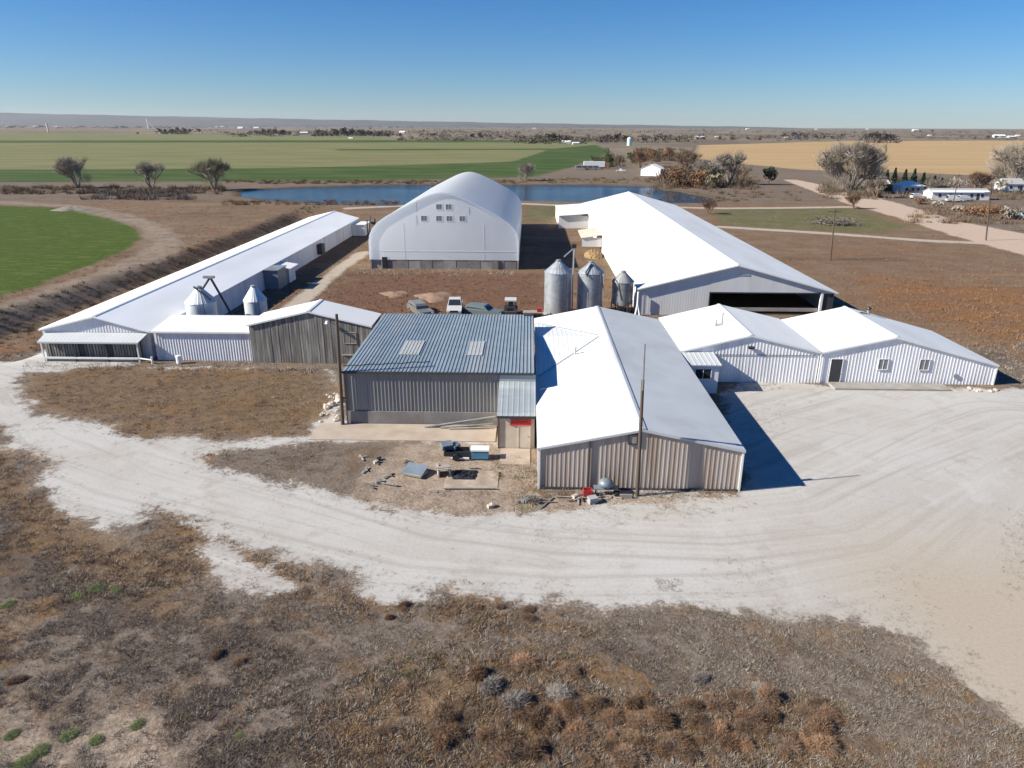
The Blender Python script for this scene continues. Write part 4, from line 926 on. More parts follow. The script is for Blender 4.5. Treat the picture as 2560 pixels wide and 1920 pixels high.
# things by the tan gable end
T = thing('barbecue_cart', 'blue grey barbecue cart standing before the tan gable end', 'cart', (5.2, 42.0, 0))
MB().lathe((5.3, 42.0, .55), [(.1, 0), (.42, .12), (.5, .32), (.42, .5), (.12, .62)], 16).build('drum', m_steelblue, T, smooth=True)
MB().box(4.5, 6.1, 41.7, 42.3, .5, .56).build('tray', m_steelblue, T)
for x in (4.65, 5.95):
    for y in (41.8, 42.2): MB().tube((x, y, -.05), (x, y, .5), .03).build('leg', m_steel, T)
MB().tube((6.05, 41.6, .18), (6.05, 42.4, .18), .18, n=14).build('wheel', m_tyre, T)
T = thing('red_crate', 'faded red crate near the barbecue cart', 'crate', (4.1, 41.8, 0))
for z in (.05, .22, .39): MB().box(3.8, 4.4, 41.55, 41.6, z, z+.12).box(3.8, 4.4, 42.0, 42.05, z, z+.12).box(3.8, 3.85, 41.6, 42.0, z, z+.12).box(4.35, 4.4, 41.6, 42.0, z, z+.12).build('slat', m_dred, T)
MB().box(3.82, 4.38, 41.57, 42.03, 0, .05).build('bottom', m_plank, T)
tag(MB().obox((4.35, 40.9, .18), (.28, .2, .2), .4, .1).obox((4.35, 40.9, .40), (.3, .22, .03), .4, .1).build('white_cooler', m_greyshingle), 'pale picnic cooler lying in front of the red crate', 'cooler')
tag(MB().box(6.2, 7.0, 41.5, 42.4, .02, .1).box(6.2, 7.0, 41.5, 41.6, .1, .3).build('grey_step', m_conc), 'grey block step at the foot of the mast pole', 'step')
tag(MB().tube((2.0, 41.6, .06), (5.4, 41.3, .06), .05).build('fallen_post', m_plank), 'fallen grey post in front of the tan gable end', 'post')
for i in range(24):
    x, y = G(rnd.uniform(800, 850), rnd.uniform(975, 1060))[:2]; r = .14+.3*rnd.random()**2
    mb = MB(); mb.lathe((x, y, -.04), [(r*.75, 0), (r*(.9+.2*rnd.random()), r*.4), (r*.7, r*.75), (r*.3, r*.95)], 7)
    mb.v = [(a+rnd.uniform(-.25, .25)*r, b+rnd.uniform(-.25, .25)*r, c+rnd.uniform(-.1, .1)*r) for a, b, c in mb.v]
    tag(mb.build('rubble_stone', m_stone), 'pale rubble stone in the heap at the foot of the garage pole', 'stone', 'rubble at the foot of the garage pole')

r5 = random.Random(31)
for i in range(26):
    px, py = (r5.uniform(900, 1240), r5.uniform(1130, 1270)) if i < 14 else (r5.uniform(1300, 1560), r5.uniform(1232, 1268))
    x, y, _ = G(px, py); L_ = r5.uniform(.25, .9)
    if i % 3 == 2: tag(MB().obox((x, y, .07), (r5.uniform(.1, .25), r5.uniform(.1, .2), .1), r5.uniform(0, 3), .1).obox((x+.1, y+.08, .16), (.1, .08, .06), r5.uniform(0, 3), .3).build('scrap_block', r5.choice([m_steel, m_dullshade, m_stone])), 'small scrap lump on the dirt before the garage and gable', 'scrap', 'scrap lumps on the dirt')
    else: tag(MB().obox((x, y, .06), (L_, .07, .02), r5.uniform(0, 3), .0).obox((x+.05, y+.1, .09), (L_*.6, .05, .02), r5.uniform(0, 3), .05).build('scrap_board', r5.choice([m_plank, m_board, m_wood])), 'weathered scrap board lying on the dirt before the garage and gable', 'board', 'scrap boards on the dirt')

# ------------------------------------------------------------------ dry plants: kit
def plant_twigs(n, rx, rz, droop=.0, wid=.012, seed=0, hollow=.35, lift=.0):
    r = np.random.RandomState(seed); mb_v, mb_f = [], []
    for i in range(n):
        th, ph = r.uniform(0, 2*math.pi), math.acos(r.uniform(0, 1)); rr = r.uniform(.55, 1)
        d = np.array([math.sin(ph)*math.cos(th)*rx, math.sin(ph)*math.sin(th)*rx, math.cos(ph)*rz])
        a = d*hollow*r.uniform(.2, 1)+[0, 0, lift]; b_ = d*rr+[0, 0, lift]+r.normal(0, .06, 3)*rx
        s = np.cross(b_-a, r.normal(0, 1, 3)); s = s/(np.linalg.norm(s)+1e-6)*wid*r.uniform(.6, 1.6)
        k = len(mb_v); mid = (a+b_)/2+r.normal(0, .05, 3)*rx
        b_ = b_+r.normal(0, .12, 3)*rx; mb_v += [a, mid-s, b_, mid+s]; mb_f.append((k, k+1, k+2, k+3))
    o = MB(); o.v = [tuple(map(float, q)) for q in mb_v]; o.v = [(x, y, max(z, -.02)) for x, y, z in o.v]; o.f = mb_f; return o
def bare_tree_mesh(h, spread, seed, levels=4, nb=(4, 6), upw=.55, r0=None, twig_n=5, stems=1, twl=.09, cloud=1500, egg=0.0):
    r = random.Random(seed); wood, tw = MB(), MB()
    def grow(p, d, L, rad, lev):
        q = p; seg = 3
        for s in range(seg):
            d2 = (d+Vector((r.uniform(-1, 1), r.uniform(-1, 1), r.uniform(-.3, 1)))*.16).normalized()
            e = q+d2*L/seg; ra = rad*(1-.25*s/seg); wood.tube(q, e, ra, rad*(1-.25*(s+1)/seg), 5 if lev > 1 else 7, caps=False); q, d = e, d2
            if lev >= 1 and lev < levels and s >= 1:
                a = Vector((r.uniform(-1, 1), r.uniform(-1, 1), r.uniform(.0, .8))).normalized(); grow(q, (d*.6+a*spread).normalized(), L*.5, rad*.4, lev+1)
        if lev >= levels:
            for _ in range(twig_n):
                a = (d+Vector((r.uniform(-1, 1), r.uniform(-1, 1), r.uniform(-.5, 1)))*.9).normalized(); l = h*twl*r.uniform(.5, 1.3)
                s0 = p.lerp(q, r.random()); e = s0+a*l; sd = a.orthogonal().normalized()*h*.0022
                tw.quad(s0-sd, e, s0+sd); 
                e2 = s0+(a+Vector((r.uniform(-1, 1), r.uniform(-1, 1), r.uniform(-1, 1)))*.7).normalized()*l*.7; tw.quad(s0.lerp(e, .4)-sd, e2, s0.lerp(e, .4)+sd)
            return
        for _ in range(r.randint(*nb)):
            a = Vector((r.uniform(-1, 1), r.uniform(-1, 1), r.uniform(-.1, .6)))
            grow(q, (d*upw+a.normalized()*spread).normalized(), L*r.uniform(.55, .8), rad*.58, lev+1)
    r0 = r0 or h*.018
    for s in range(stems):
        a = Vector((r.uniform(-1, 1), r.uniform(-1, 1), 0))*(.35 if stems > 1 else .04)
        grow(Vector((0, 0, -.3)), (Vector((0, 0, 1))+a*1.6).normalized(), h*.24, r0, 0)
    zs = max(v[2] for v in tw.v); k = h/zs
    for o in (wood, tw): o.v = [(x*k, y*k, z*k if z > 0 else z) for x, y, z in o.v]
    tips = tw.v[2::3]; cl = int(cloud); lob = [(Vector((r.uniform(-1, 1)*h*egg, r.uniform(-1, 1)*h*egg*.7, h*r.uniform(.12, .8))), h*r.uniform(.1, .19)) for _ in range(16)]
    for i in range(cl):                                    # fine twigs filling the crown
        a = Vector(tips[r.randrange(len(tips))])*r.uniform(.55, 1.0); a.z = max(a.z, h*.06)*r.uniform(.75, 1.0)
        if egg and r.random() < .75:
            c_ = lob[r.randrange(len(lob))]; a = c_[0]+Vector((r.gauss(0, 1), r.gauss(0, 1), r.gauss(0, 1))).normalized()*c_[1]*r.uniform(.3, 1); a.z = max(a.z, h*.05)
        d = Vector((a.x*.5+r.uniform(-.35, .35)*h*.2, a.y*.5+r.uniform(-.35, .35)*h*.2, h*r.uniform(.1, .4))).normalized()*h*r.uniform(.05, .13); sd = d.orthogonal().normalized()*h*.0019*r.uniform(.7, 1.5)
        if r.random() < .5: sd = sd.cross(d).normalized()*sd.length
        tw.quad(a-sd, a+d, a+sd)
    return wood, tw
def brush_tree(name, label, loc, h, seed, mw, mt_, n=26, fan=.42, wid=1.0):
    r = random.Random(seed); T = thing(name, label, 'tree', loc); wood, tw = MB(), MB()
    for i in range(n):
        a = r.uniform(0, 2*math.pi); o = r.uniform(0, .28)*h*wid; q = Vector((o*math.cos(a), o*math.sin(a)*.6, -.2)); d = Vector((math.cos(a)*r.uniform(0, fan), math.sin(a)*r.uniform(0, fan), 1)).normalized()
        L_ = h*r.uniform(.5, 1.0); rad = h*.0055*r.uniform(.5, 1.4)
        for s_ in range(5):
            e = q+d*L_/5; wood.tube(q, e, rad*(1-.17*s_), rad*(1-.17*(s_+1)), 5, caps=False)
            for _ in range(26 if s_ else 8):
                p = q.lerp(e, r.random()); v = (d+Vector((r.uniform(-1, 1), r.uniform(-1, 1), r.uniform(-.2, .7)))*.6).normalized()*h*r.uniform(.06, .17); sd = v.orthogonal().normalized()*h*.0016
                tw.quad(p-sd, p+v, p+sd)
            q = e; d = (d+Vector((r.uniform(-1, 1), r.uniform(-1, 1), r.uniform(-.4, .5)))*.28).normalized()
    wood.lathe((0, 0, -.45), [(h*wid*.34, 0), (h*wid*.3, .3)], 16)
    wood.build('trunk', mw, T, loc=(0, 0, 0)); tw.build('crown', mt_, T, loc=(0, 0, 0)); return T
def make_tree(name, label, loc, h, spread, seed, mw, mt_, group=None, **kw):
    T = thing(name, label, 'tree', loc, group); a, b = bare_tree_mesh(h, spread, seed, **kw)
    a.build('trunk', mw, T, loc=(0, 0, 0)); b.build('crown', mt_, T, loc=(0, 0, 0)); return T
def leaf_crown(n, rx, rz, z0, size, seed, cone=False):
    r = np.random.RandomState(seed); o = MB()
    cl = [(r.normal(0, .45, 3), r.uniform(.35, .7)) for _ in range(14)]
    for i in range(n):
        if cone:
            q = r.uniform(0, 1)**.7; rr = (1-q)*rx*(r.uniform(.4, 1.0))*(1+.15*math.sin(q*40)); th = r.uniform(0, 2*math.pi); p = np.array([rr*math.cos(th), rr*math.sin(th), z0+q*rz*2])
        else:
            c, s = cl[r.randint(14)]; d = r.normal(0, 1, 3); d = d/np.linalg.norm(d)*s*r.uniform(.5, 1); p = (c+d)*[rx, rx, rz]*.75+[0, 0, z0+rz]
        u = r.normal(0, 1, 3); u /= np.linalg.norm(u); v = np.cross(u, r.normal(0, 1, 3)); v /= np.linalg.norm(v); s = size*r.uniform(.5, 1.4)
        o.quad(p-u*s, p-v*s*.6, p+u*s, p+v*s*.6)
    return o
def make_leaf_tree(name, label, loc, h, rx, mt_, seed, n=700, size=.35, cone=False, group=None, trunkr=.16):
    T = thing(name, label, 'tree', loc, group); rz = h*.42
    MB().tube((0, 0, -.3), (0, 0, h*.6), trunkr, trunkr*.4, 7).build('trunk', m_bark, T, loc=(0, 0, 0))
    leaf_crown(n, rx, h*.47 if cone else rz, h*.05 if cone else h*.14, size, seed, cone).build('crown', mt_, T, loc=(0, 0, 0)); return T

# ------------------------------------------------------------------ trees and houses of the middle distance
def at(px, py): x, y, _ = G(px, py); return (x, y, 0)
def hpx(px, base, top): p = G(px, base); return onY(px, top, p[1])[2]
make_tree('bare_tree', 'grey many stemmed bare tree at the left edge of the pond meadow', at(195, 470), hpx(195, 470, 385), .8, 3, m_bark, m_twig, stems=6, levels=3, nb=(3, 4), cloud=1950, egg=.39)
make_tree('bare_tree', 'thin leafless tree between the two grey trees by the pond', at(380, 472), hpx(380, 472, 395), .8, 4, m_bark, m_twig, stems=4, levels=3, nb=(3, 4), cloud=975, egg=.33)
make_tree('bare_tree', 'bare tree with olive undergrowth beside the left end of the pond', at(535, 476), hpx(535, 476, 386), .8, 5, m_bark, m_twigol, stems=6, levels=3, nb=(3, 4), cloud=1950, egg=.39)
make_tree('bare_tree', 'low grey bare shrub tree on the far pond bank', at(1312, 452), hpx(1312, 452, 402), .8, 6, m_bark, m_twig, stems=5, levels=3, nb=(3, 4), cloud=1500, egg=.42)
make_tree('cottonwood', 'huge grey bare cottonwood beside the dirt road', at(2125, 482), hpx(2125, 482, 340), .85, 8, m_bark, m_twig, stems=7, levels=3, nb=(3, 4), twig_n=6, cloud=16000, upw=.5, egg=.42)
make_tree('cottonwood', 'second wide bare cottonwood standing by the mobile home', at(2530, 472), hpx(2530, 472, 348), .9, 9, m_bark, m_twig, stems=4, levels=3, nb=(3, 4), cloud=8000, egg=.4)
make_tree('bare_tree', 'pale slender bare tree near the white pond shed', at(1825, 462), hpx(1825, 462, 368), .8, 10, m_bark, m_twig, stems=4, levels=3, nb=(3, 4), cloud=1125, egg=.24)
make_tree('bare_tree', 'brown round bare tree behind the white pond shed', at(1725, 435), hpx(1725, 435, 360), .8, 12, m_bark, m_twigrust, stems=2, levels=3, nb=(3, 4))
make_tree('bare_tree', 'small purple brown shrub tree at the lane and road corner', at(2135, 522), hpx(2135, 522, 478), .9, 13, m_barkred, m_twigrust, stems=4, levels=3, nb=(3, 3))
make_tree('bare_tree', 'grey mauve shrub tree next to the big cottonwood', at(2190, 495), hpx(2190, 495, 432), .9, 14, m_barkred, m_twig, stems=4, levels=3, nb=(3, 4))
make_tree('bare_tree', 'slender shrub tree beside the machinery barn roof edge', at(1770, 535), hpx(1770, 535, 492), .9, 15, m_barkred, m_twigrust, stems=3, levels=3, nb=(3, 3))
make_tree('bare_tree', 'bare grey tree rising from the rust brown thicket', at(1760, 466), hpx(1760, 466, 385), .8, 71, m_bark, m_twig, stems=5, levels=3, nb=(3, 4), cloud=1500, egg=.27)
make_tree('bare_tree', 'bare brown tree right behind the mobile home', at(2440, 478), hpx(2440, 478, 420), .8, 72, m_bark, m_twigrust, stems=5, levels=3, nb=(3, 4), cloud=1500, egg=.33)
make_tree('bare_tree', 'bare grey tree between mobile home and hip roofed house', at(2330, 492), hpx(2330, 492, 440), .8, 73, m_bark, m_twig, stems=4, levels=3, nb=(3, 4), cloud=1125, egg=.27)
make_tree('bare_tree', 'grey brown bare tree standing behind the pale farm house', at(2505, 470), hpx(2505, 470, 400), .8, 74, m_bark, m_twig, stems=4, levels=3, nb=(3, 4), cloud=4000, egg=.35)
make_tree('bare_tree', 'broad bare tree left of the white pond shed', at(1600, 425), hpx(1600, 425, 372), .8, 75, m_bark, m_twigrust, stems=3, levels=3, nb=(3, 4), cloud=3000, egg=.35)
for i, (px, py, tp, rr, mt_, lab) in enumerate((
    (1695, 468, 415, 5.0, m_twigrust, 'rust brown thicket tree on the pond end bank'), (1745, 470, 410, 4.5, m_twigrust, 'red brown thicket tree in the middle of the pond end row'), (1785, 468, 418, 4.0, m_twigol, 'olive brown thicket tree closing the pond end row'),
    (1522, 420, 366, 3.5, m_dgreen, 'dark leafy tree right behind the white box trailer'), (1580, 418, 372, 5.0, m_dgreen, 'round green brown tree between trailer and white pond shed'), (1625, 408, 362, 5.0, m_twigrust, 'reddish leafy tree peeping over the white pond shed'), (1672, 402, 360, 5.0, m_twigrust, 'reddish tree at the back corner of the white pond shed'),
    (1922, 462, 412, 3.6, m_ever, 'small dark round tree by the start of the dirt road'), (2178, 470, 420, 4.0, m_ever, 'dark evergreen leaning on the huge cottonwood'))):
    h = hpx(px, py, tp); make_leaf_tree('thicket_tree', lab, at(px, py), h, min(rr, h*.6), mt_, 30+i, 900, .4)
for i, (px, py, tp) in enumerate(((2212, 472, 425), (2232, 466, 420), (2258, 468, 424), (2280, 470, 422), (2303, 476, 432), (2330, 482, 440), (2350, 478, 446))):
    h = hpx(px, py, tp); make_leaf_tree('evergreen_tree', 'dark evergreen in the windbreak behind the hip roofed house', at(px, py), h, h*.28, m_ever, 60+i, 700, .4, True, 'evergreen windbreak')
for i, (px, py, tp, rr) in enumerate(((2395, 478, 440, 5), (2450, 476, 438, 5), (2500, 480, 445, 4), (2430, 540, 512, 3.5), (2400, 530, 512, 2.5), (2475, 545, 510, 3), (2520, 548, 515, 3), (2300, 510, 490, 2.2), (2345, 520, 500, 2.2))):
    h = hpx(px, py, tp); make_leaf_tree('roadside_shrub', 'brown leafless shrub along the mobile home plot', at(px, py), h, rr, m_twigrust if i % 2 else m_twig, 80+i, 500, .3, False, 'shrubs around the mobile home plot')
def house(name, label, px, py, wpx, hw, zr, L, mw, mr_, rz=0.0, cat='house', loc=None, wins=2):
    x, y, _ = loc or at(px, py); wd = wpx/FPX*math.hypot(y, 23)
    T = thing(name, label, cat, (x, y, 0), rz=rz); Z = (0, 0, 0); a = wd/2
    MB().prismx([(0, -.3), (L, -.3), (L, hw), (L/2, zr-.05), (0, hw)], -a, a).build('wall', mw, T, loc=Z)
    MB().slab((-a-.3, -.4, hw-.2), (a+.3, -.4, hw-.2), (a+.3, L/2, zr), (-a-.3, L/2, zr), .8, .03, .12).build('roof', mr_, T, loc=Z)
    MB().slab((-a-.3, L+.4, hw-.2), (a+.3, L+.4, hw-.2), (a+.3, L/2, zr), (-a-.3, L/2, zr), .8, .03, .12).build('roof', mr_, T, loc=Z)
    for i in range(wins):
        c = -a+wd*(i+.7)/(wins+.4); W = MB().box(c-.5, c+.5, -.05, -.003, .9, 2.1).build('window', m_trim, T, loc=Z); MB().box(c-.42, c+.42, -.08, -.052, .98, 2.02).build('pane', m_glass, W, loc=Z)
    D = MB().box(a*.55, a*.55+.9, -.06, -.004, 0, 2.1).build('door', m_darktrim, T, loc=Z)
    return T
# hip-roofed house
x, y, _ = at(2280, 484); T = thing('hip_house', 'small pale house with white hip roof before the evergreens', 'house', (x, y, 0)); Z0 = (0, 0, 0)
MB().box(-4, 4, 0, 7, -.3, 2.8).build('wall', m_whitewall, T, loc=Z0)
rf = MB(); rf.v += [(-4.6, -.6, 2.7), (4.6, -.6, 2.7), (4.6, 7.6, 2.7), (-4.6, 7.6, 2.7), (-1.2, 3.5, 4.3), (1.2, 3.5, 4.3)]; rf.f += [(0, 1, 5, 4), (1, 2, 5), (2, 3, 4, 5), (3, 0, 4), (3, 2, 1, 0)]; rf.build('roof', m_freshroof, T, loc=Z0)
for c in (-2.2, 2.0): W = MB().box(c-.6, c+.6, -.06, -.003, .9, 2.1).build('window', m_trim, T, loc=Z0); MB().box(c-.5, c+.5, -.09, -.062, 1, 2).build('pane', m_glass, W, loc=Z0)
MB().box(-.5, .5, -.06, -.004, 0, 2.1).build('door', m_darktrim, T, loc=Z0)
house('mobile_home', 'long pale mobile home with grey roof in the neighbouring plot', 2400, 500, 135, 2.6, 3.6, 6, m_whitewall, m_greyshingle, wins=5)
house('pond_shed', 'white gabled shed with red doors on the far side of the pond', 0, 0, 30, 3.6, 5.6, 10, m_trim, m_whiteroof, math.radians(62), 'shed', at(1655, 440), 1)
house('dark_cabin', 'small dark cabin with pale roof tucked among the evergreens', 2210, 474, 22, 2.4, 3.6, 5, m_garwall, m_whiteroof, 0, 'cabin', wins=1)
house('farm_house', 'pale house with shaded porch beyond the mobile home', 2535, 478, 45, 2.8, 4.6, 7, m_whitewall, m_greyshingle, wins=2)
# vehicles by the mobile home
for i, (px, py) in enumerate(((2385, 505), (2412, 503), (2295, 497))):
    x, y, _ = at(px, py); car(('white van parked before the mobile home', 'second white car parked close to the white van', 'pale car parked below the hip roofed house')[i], 'car', 'parked_car', (x, y, 0), 1.5+.1*i, m_carwhite, False, (.35, .1, 0)[i])
x, y, _ = at(2550, 548); car('dark car parked by the dirt road shrubs', 'car', 'parked_car', (x, y, 0), .7, m_cargrey, False, 0)
# trailers beyond the pond
x, y, _ = at(1487, 424); T = thing('box_trailer', 'long white box trailer parked beyond the pond', 'trailer', (x, y, 0)); Z0 = (0, 0, 0)
MB().box(-6, 6, 4, 6.6, 1.2, 4.2).build('box', m_trim, T, loc=Z0); MB().box(-6, 6, 4.2, 6.4, .9, 1.2).build('frame', m_steel, T, loc=Z0)
for xx in (-5, -4, 4.2): W = MB().tube((xx, 4, .5), (xx, 4.4, .5), .5, n=14).build('wheel', m_tyre, T, loc=Z0); MB().tube((xx, 3.97, .5), (xx, 4.0, .5), .25, n=10).build('rim', m_rim, W, loc=Z0)
MB().box(6.3, 8.4, 4.1, 6.5, .6, 3.4).build('tractor_cab', m_redroof, T, loc=Z0)
x, y, _ = at(1470, 425); T = thing('stock_trailer', 'grey livestock trailer parked in front of the white box trailer', 'trailer', (x, y, 0))
MB().box(-7, 6, 0, 2.4, .7, 2.3).build('box', m_dullshade, T, loc=Z0); MB().box(-6.8, 5.8, .1, 2.3, 2.3, 2.4).build('roof', m_galv, T, loc=Z0)
for xx in (-6, -3, 0, 3): MB().box(xx, xx+2.2, -.05, -.004, 1.4, 2.0).build('slot', m_dark, T, loc=Z0)
for xx in (-1, 0.2, 4.5): MB().tube((xx, -.1, .42), (xx, .25, .42), .42, n=14).build('wheel', m_tyre, T, loc=Z0)
x, y, _ = at(1552, 430); car('pale pickup truck on the far bank of the pond', 'pickup', 'pickup_truck', (x, y, 0), 1.4, m_carwhite, True, 0)

# brush pile by the lane
x, y, _ = at(2085, 562)
T = thing('brush_pile', 'dark brush pile lying on the grass between the two lanes', 'brush pile', (x, y, 0)); r = random.Random(4); mb = MB(); md = MB()
for i in range(420):
    a = Vector((r.gauss(0, 2.6), r.gauss(0, 1.6), r.uniform(.05, 1.4))); d = Vector((r.uniform(-1, 1), r.uniform(-1, 1), r.uniform(-.3, .5))).normalized()*r.uniform(.6, 2.2)
    e = a+d; e.z = max(e.z, .05); (mb if i % 3 else md).tube(a, e, r.uniform(.03, .1), .02, 4, caps=False)
mb.build('branches', m_bark, T, loc=(0, 0, 0)); md.build('dark_branches', m_wood, T, loc=(0, 0, 0))
x, y, _ = at(180, 525); heap('low dark earth heap by the track at the green field edge', x, y, 6, 3, 1.2, m_bark, 'earth_heap', 'heap')

# ------------------------------------------------------------------ far plain: trees, farms, masts
r = random.Random(21)
protos = []
for k in range(4):
    o = thing('far_tree', 'dark bare tree far off on the plain', 'tree', (0, 0, 0), 'trees scattered over the far plain')
    MB().tube((0, 0, -.5), (0, 0, 4.5), .3, .15, 6).build('trunk', m_bark, o, loc=(0, 0, 0))
    leaf_crown(260, 4.2+.5*k, 4.0, 1.2, .9, 200+k).build('crown', m_fartree, o, loc=(0, 0, 0)); protos.append(o)
spots = [(400, 334, 14), (415, 334, 12), (430, 334, 13), (445, 333, 15), (462, 334, 14), (475, 333, 12), (498, 331, 10), (660, 337, 15), (672, 337, 14), (690, 337, 16), (706, 337, 14), (725, 338, 10), (795, 338, 14), (812, 338, 12), (840, 339, 18), (860, 340, 20), (880, 340, 18), (905, 341, 18), (925, 340, 14), (950, 341, 12), (1000, 342, 9), (1085, 342, 10), (1180, 345, 12), (1200, 346, 14), (1370, 350, 16), (1385, 352, 20), (1400, 352, 14), (1520, 352, 16), (1540, 354, 20), (1560, 353, 16), (1610, 355, 12), (1640, 355, 10), (1660, 355, 10), (1690, 354, 9), (1960, 342, 10), (1985, 344, 14), (2000, 344, 12), (2040, 347, 10), (2060, 348, 10), (2080, 348, 8), (2175, 352, 22), (2195, 355, 24), (2215, 356, 26), (2230, 354, 18), (2300, 332, 6), (2330, 330, 6), (2470, 346, 8), (2490, 346, 7), (100, 320, 6), (108, 320, 6), (345, 336, 6), (1290, 347, 8), (1310, 348, 9), (1250, 347, 9), (1760, 350, 8), (1800, 350, 9), (1830, 350, 8), (1870, 351, 9), (1900, 352, 8)]
for i, (px, py, hp) in enumerate(spots):
    x, y, _ = G(px, py); o = protos[i] if i < 4 else copy_tree(protos[i % 4])
    hm = max(3.0, onY(px, py-hp, y)[2]); o.location = (x, y, 0); k = hm/9.0; o.scale = (k*r.uniform(.9, 1.5), k*r.uniform(.9, 1.3), k); o.rotation_euler.z = r.uniform(0, 6)
def far_house(kind):
    T = thing('far_farmhouse', kind, 'farm building', (0, 0, 0), 'far farm buildings'); Z = (0, 0, 0)
    MB().prismx([(0, -.5), (8, -.5), (8, 3.5), (4, 5.9), (0, 3.5)], -8, 8).build('wall', m_trim, T, loc=Z)
    MB().slab((-8.4, -.5, 3.4), (8.4, -.5, 3.4), (8.4, 4, 6.1), (-8.4, 4, 6.1), 0, 0, .2).build('roof', m_whiteroof, T, loc=Z); MB().slab((-8.4, 8.5, 3.4), (8.4, 8.5, 3.4), (8.4, 4, 6.1), (-8.4, 4, 6.1), 0, 0, .2).build('roof', m_whiteroof, T, loc=Z)
    for c in (-4, 1, 5): MB().box(c, c+1.6, -.06, -.003, 1, 2.4).build('window', m_glass, T, loc=Z)
    return T
fh = far_house('small white farm building far off on the plain')
fspots = [(88, 318, 10), (140, 317, 6), (400, 335, 7), (540, 318, 6), (555, 318, 8), (600, 322, 16), (640, 322, 14), (690, 338, 8), (760, 336, 18), (876, 347, 10), (1005, 333, 14), (1415, 358, 22), (1440, 361, 16), (1750, 347, 20), (1792, 343, 8), (1992, 344, 12), (1965, 345, 6), (2040, 324, 6), (2168, 324, 6), (2290, 328, 14), (2325, 340, 8), (2500, 344, 24), (2530, 345, 16), (2545, 341, 10), (1335, 322, 7), (1870, 324, 8)]
for i, (px, py, wp) in enumerate(fspots):
    x, y, _ = G(px, py); o = fh if i == 0 else copy_tree(fh); k = max(.5, min(2.2, wp/FPX*y/16)); o.location = (x, y, 0); o.scale = (k, k, k*r.uniform(.7, .95)); o.rotation_euler.z = r.uniform(-.3, .3)
x, y, _ = G(1573, 364); T = thing('far_silo', 'pale blue silo rising above the far tree line', 'silo', (x, y, 0)); hm = onY(1573, 343, y)[2]
MB().lathe((0, 0, -.3), [(hm*.3, 0), (hm*.3, hm*.85), (hm*.22, hm*.97), (.3, hm*1.05)], 20).build('shell', m_silo, T, loc=(0, 0, 0)); MB().lathe((0, 0, hm*1.04), [(.5, 0), (.5, .6)], 10).build('cap', m_dullshade, T, loc=(0, 0, 0))
x, y, _ = G(121, 330); T = thing('far_tower', 'slim white tower far off on the plain', 'tower', (x, y, 0)); hm = onY(121, 311, y)[2]
MB().lathe((0, 0, -.5), [(hm*.1, 0), (hm*.1, hm)], 12).build('shaft', m_trim, T, loc=(0, 0, 0)); MB().lathe((0, 0, hm-.5), [(hm*.16, 0), (hm*.14, hm*.12)], 12).build('head', m_trim, T, loc=(0, 0, 0))
x, y, _ = G(371, 322); T = thing('grain_elevator', 'slender white elevator with sloping leg on the left plain', 'elevator', (x, y, 0)); hm = onY(371, 297, y)[2]
MB().tube((0, 0, 0), (0, 0, hm), hm*.06).build('leg', m_trim, T, loc=(0, 0, 0)); MB().tube((0, 0, hm*.95), (hm*.6, 0, 0), hm*.03).build('spout', m_trim, T, loc=(0, 0, 0))
# low scrub and woods that read as one mass
rs = np.random.RandomState(5); Vv, Ff, Tt = [], [], []
NV, NF, NC, noff = [], [], [], [0]
def scrub(px0, px1, py0, py1, n, hmin, hmax, cols):
    if py0 < 362:                                          # far clumps
        for _ in range(n):
            px, py = rs.uniform(px0, px1), rs.uniform(py0, py1); x, y, _z = G(px, py); h = rs.uniform(hmin, hmax); c = np.array(cols[rs.randint(len(cols))])*rs.uniform(.7, 1.2)
            for j in range(16):
                p = np.array([x, y, 0])+rs.normal(0, 1, 3)*[h*.7, h*.7, 0]+[0, 0, abs(rs.normal(0, h*.45))]; u = rs.normal(0, 1, 3); u *= h*.3/np.linalg.norm(u); v = np.cross(u, rs.normal(0, 1, 3)); v *= h*.16/(np.linalg.norm(v)+1e-6)
                k = len(Vv); Vv.extend([p-u, p-v, p+u, p+v]); Ff.append((k, k+1, k+2, k+3)); Tt.extend([c]*4)
        return
    q = np.array([G(rs.uniform(px0, px1), rs.uniform(py0, py1)) for _ in range(n)])
    blades(q[:, 0], q[:, 1], q[:, 2], hmin, hmax, cols)
def blades(x, y, z, hmin, hmax, cols, nbl=46):
    n = len(x); h = rs.uniform(hmin, hmax, n); c = np.array(cols)[rs.randint(len(cols), size=n)]*rs.uniform(.75, 1.2, (n, 1))
    V_, F_, C_ = tufts(x, y, z, h, h*1.5, c, nbl, rs, (.012, .05), (.1, .8)); NV.append(V_); NF.append(F_+noff[0]); NC.append(C_); noff[0] += len(V_)
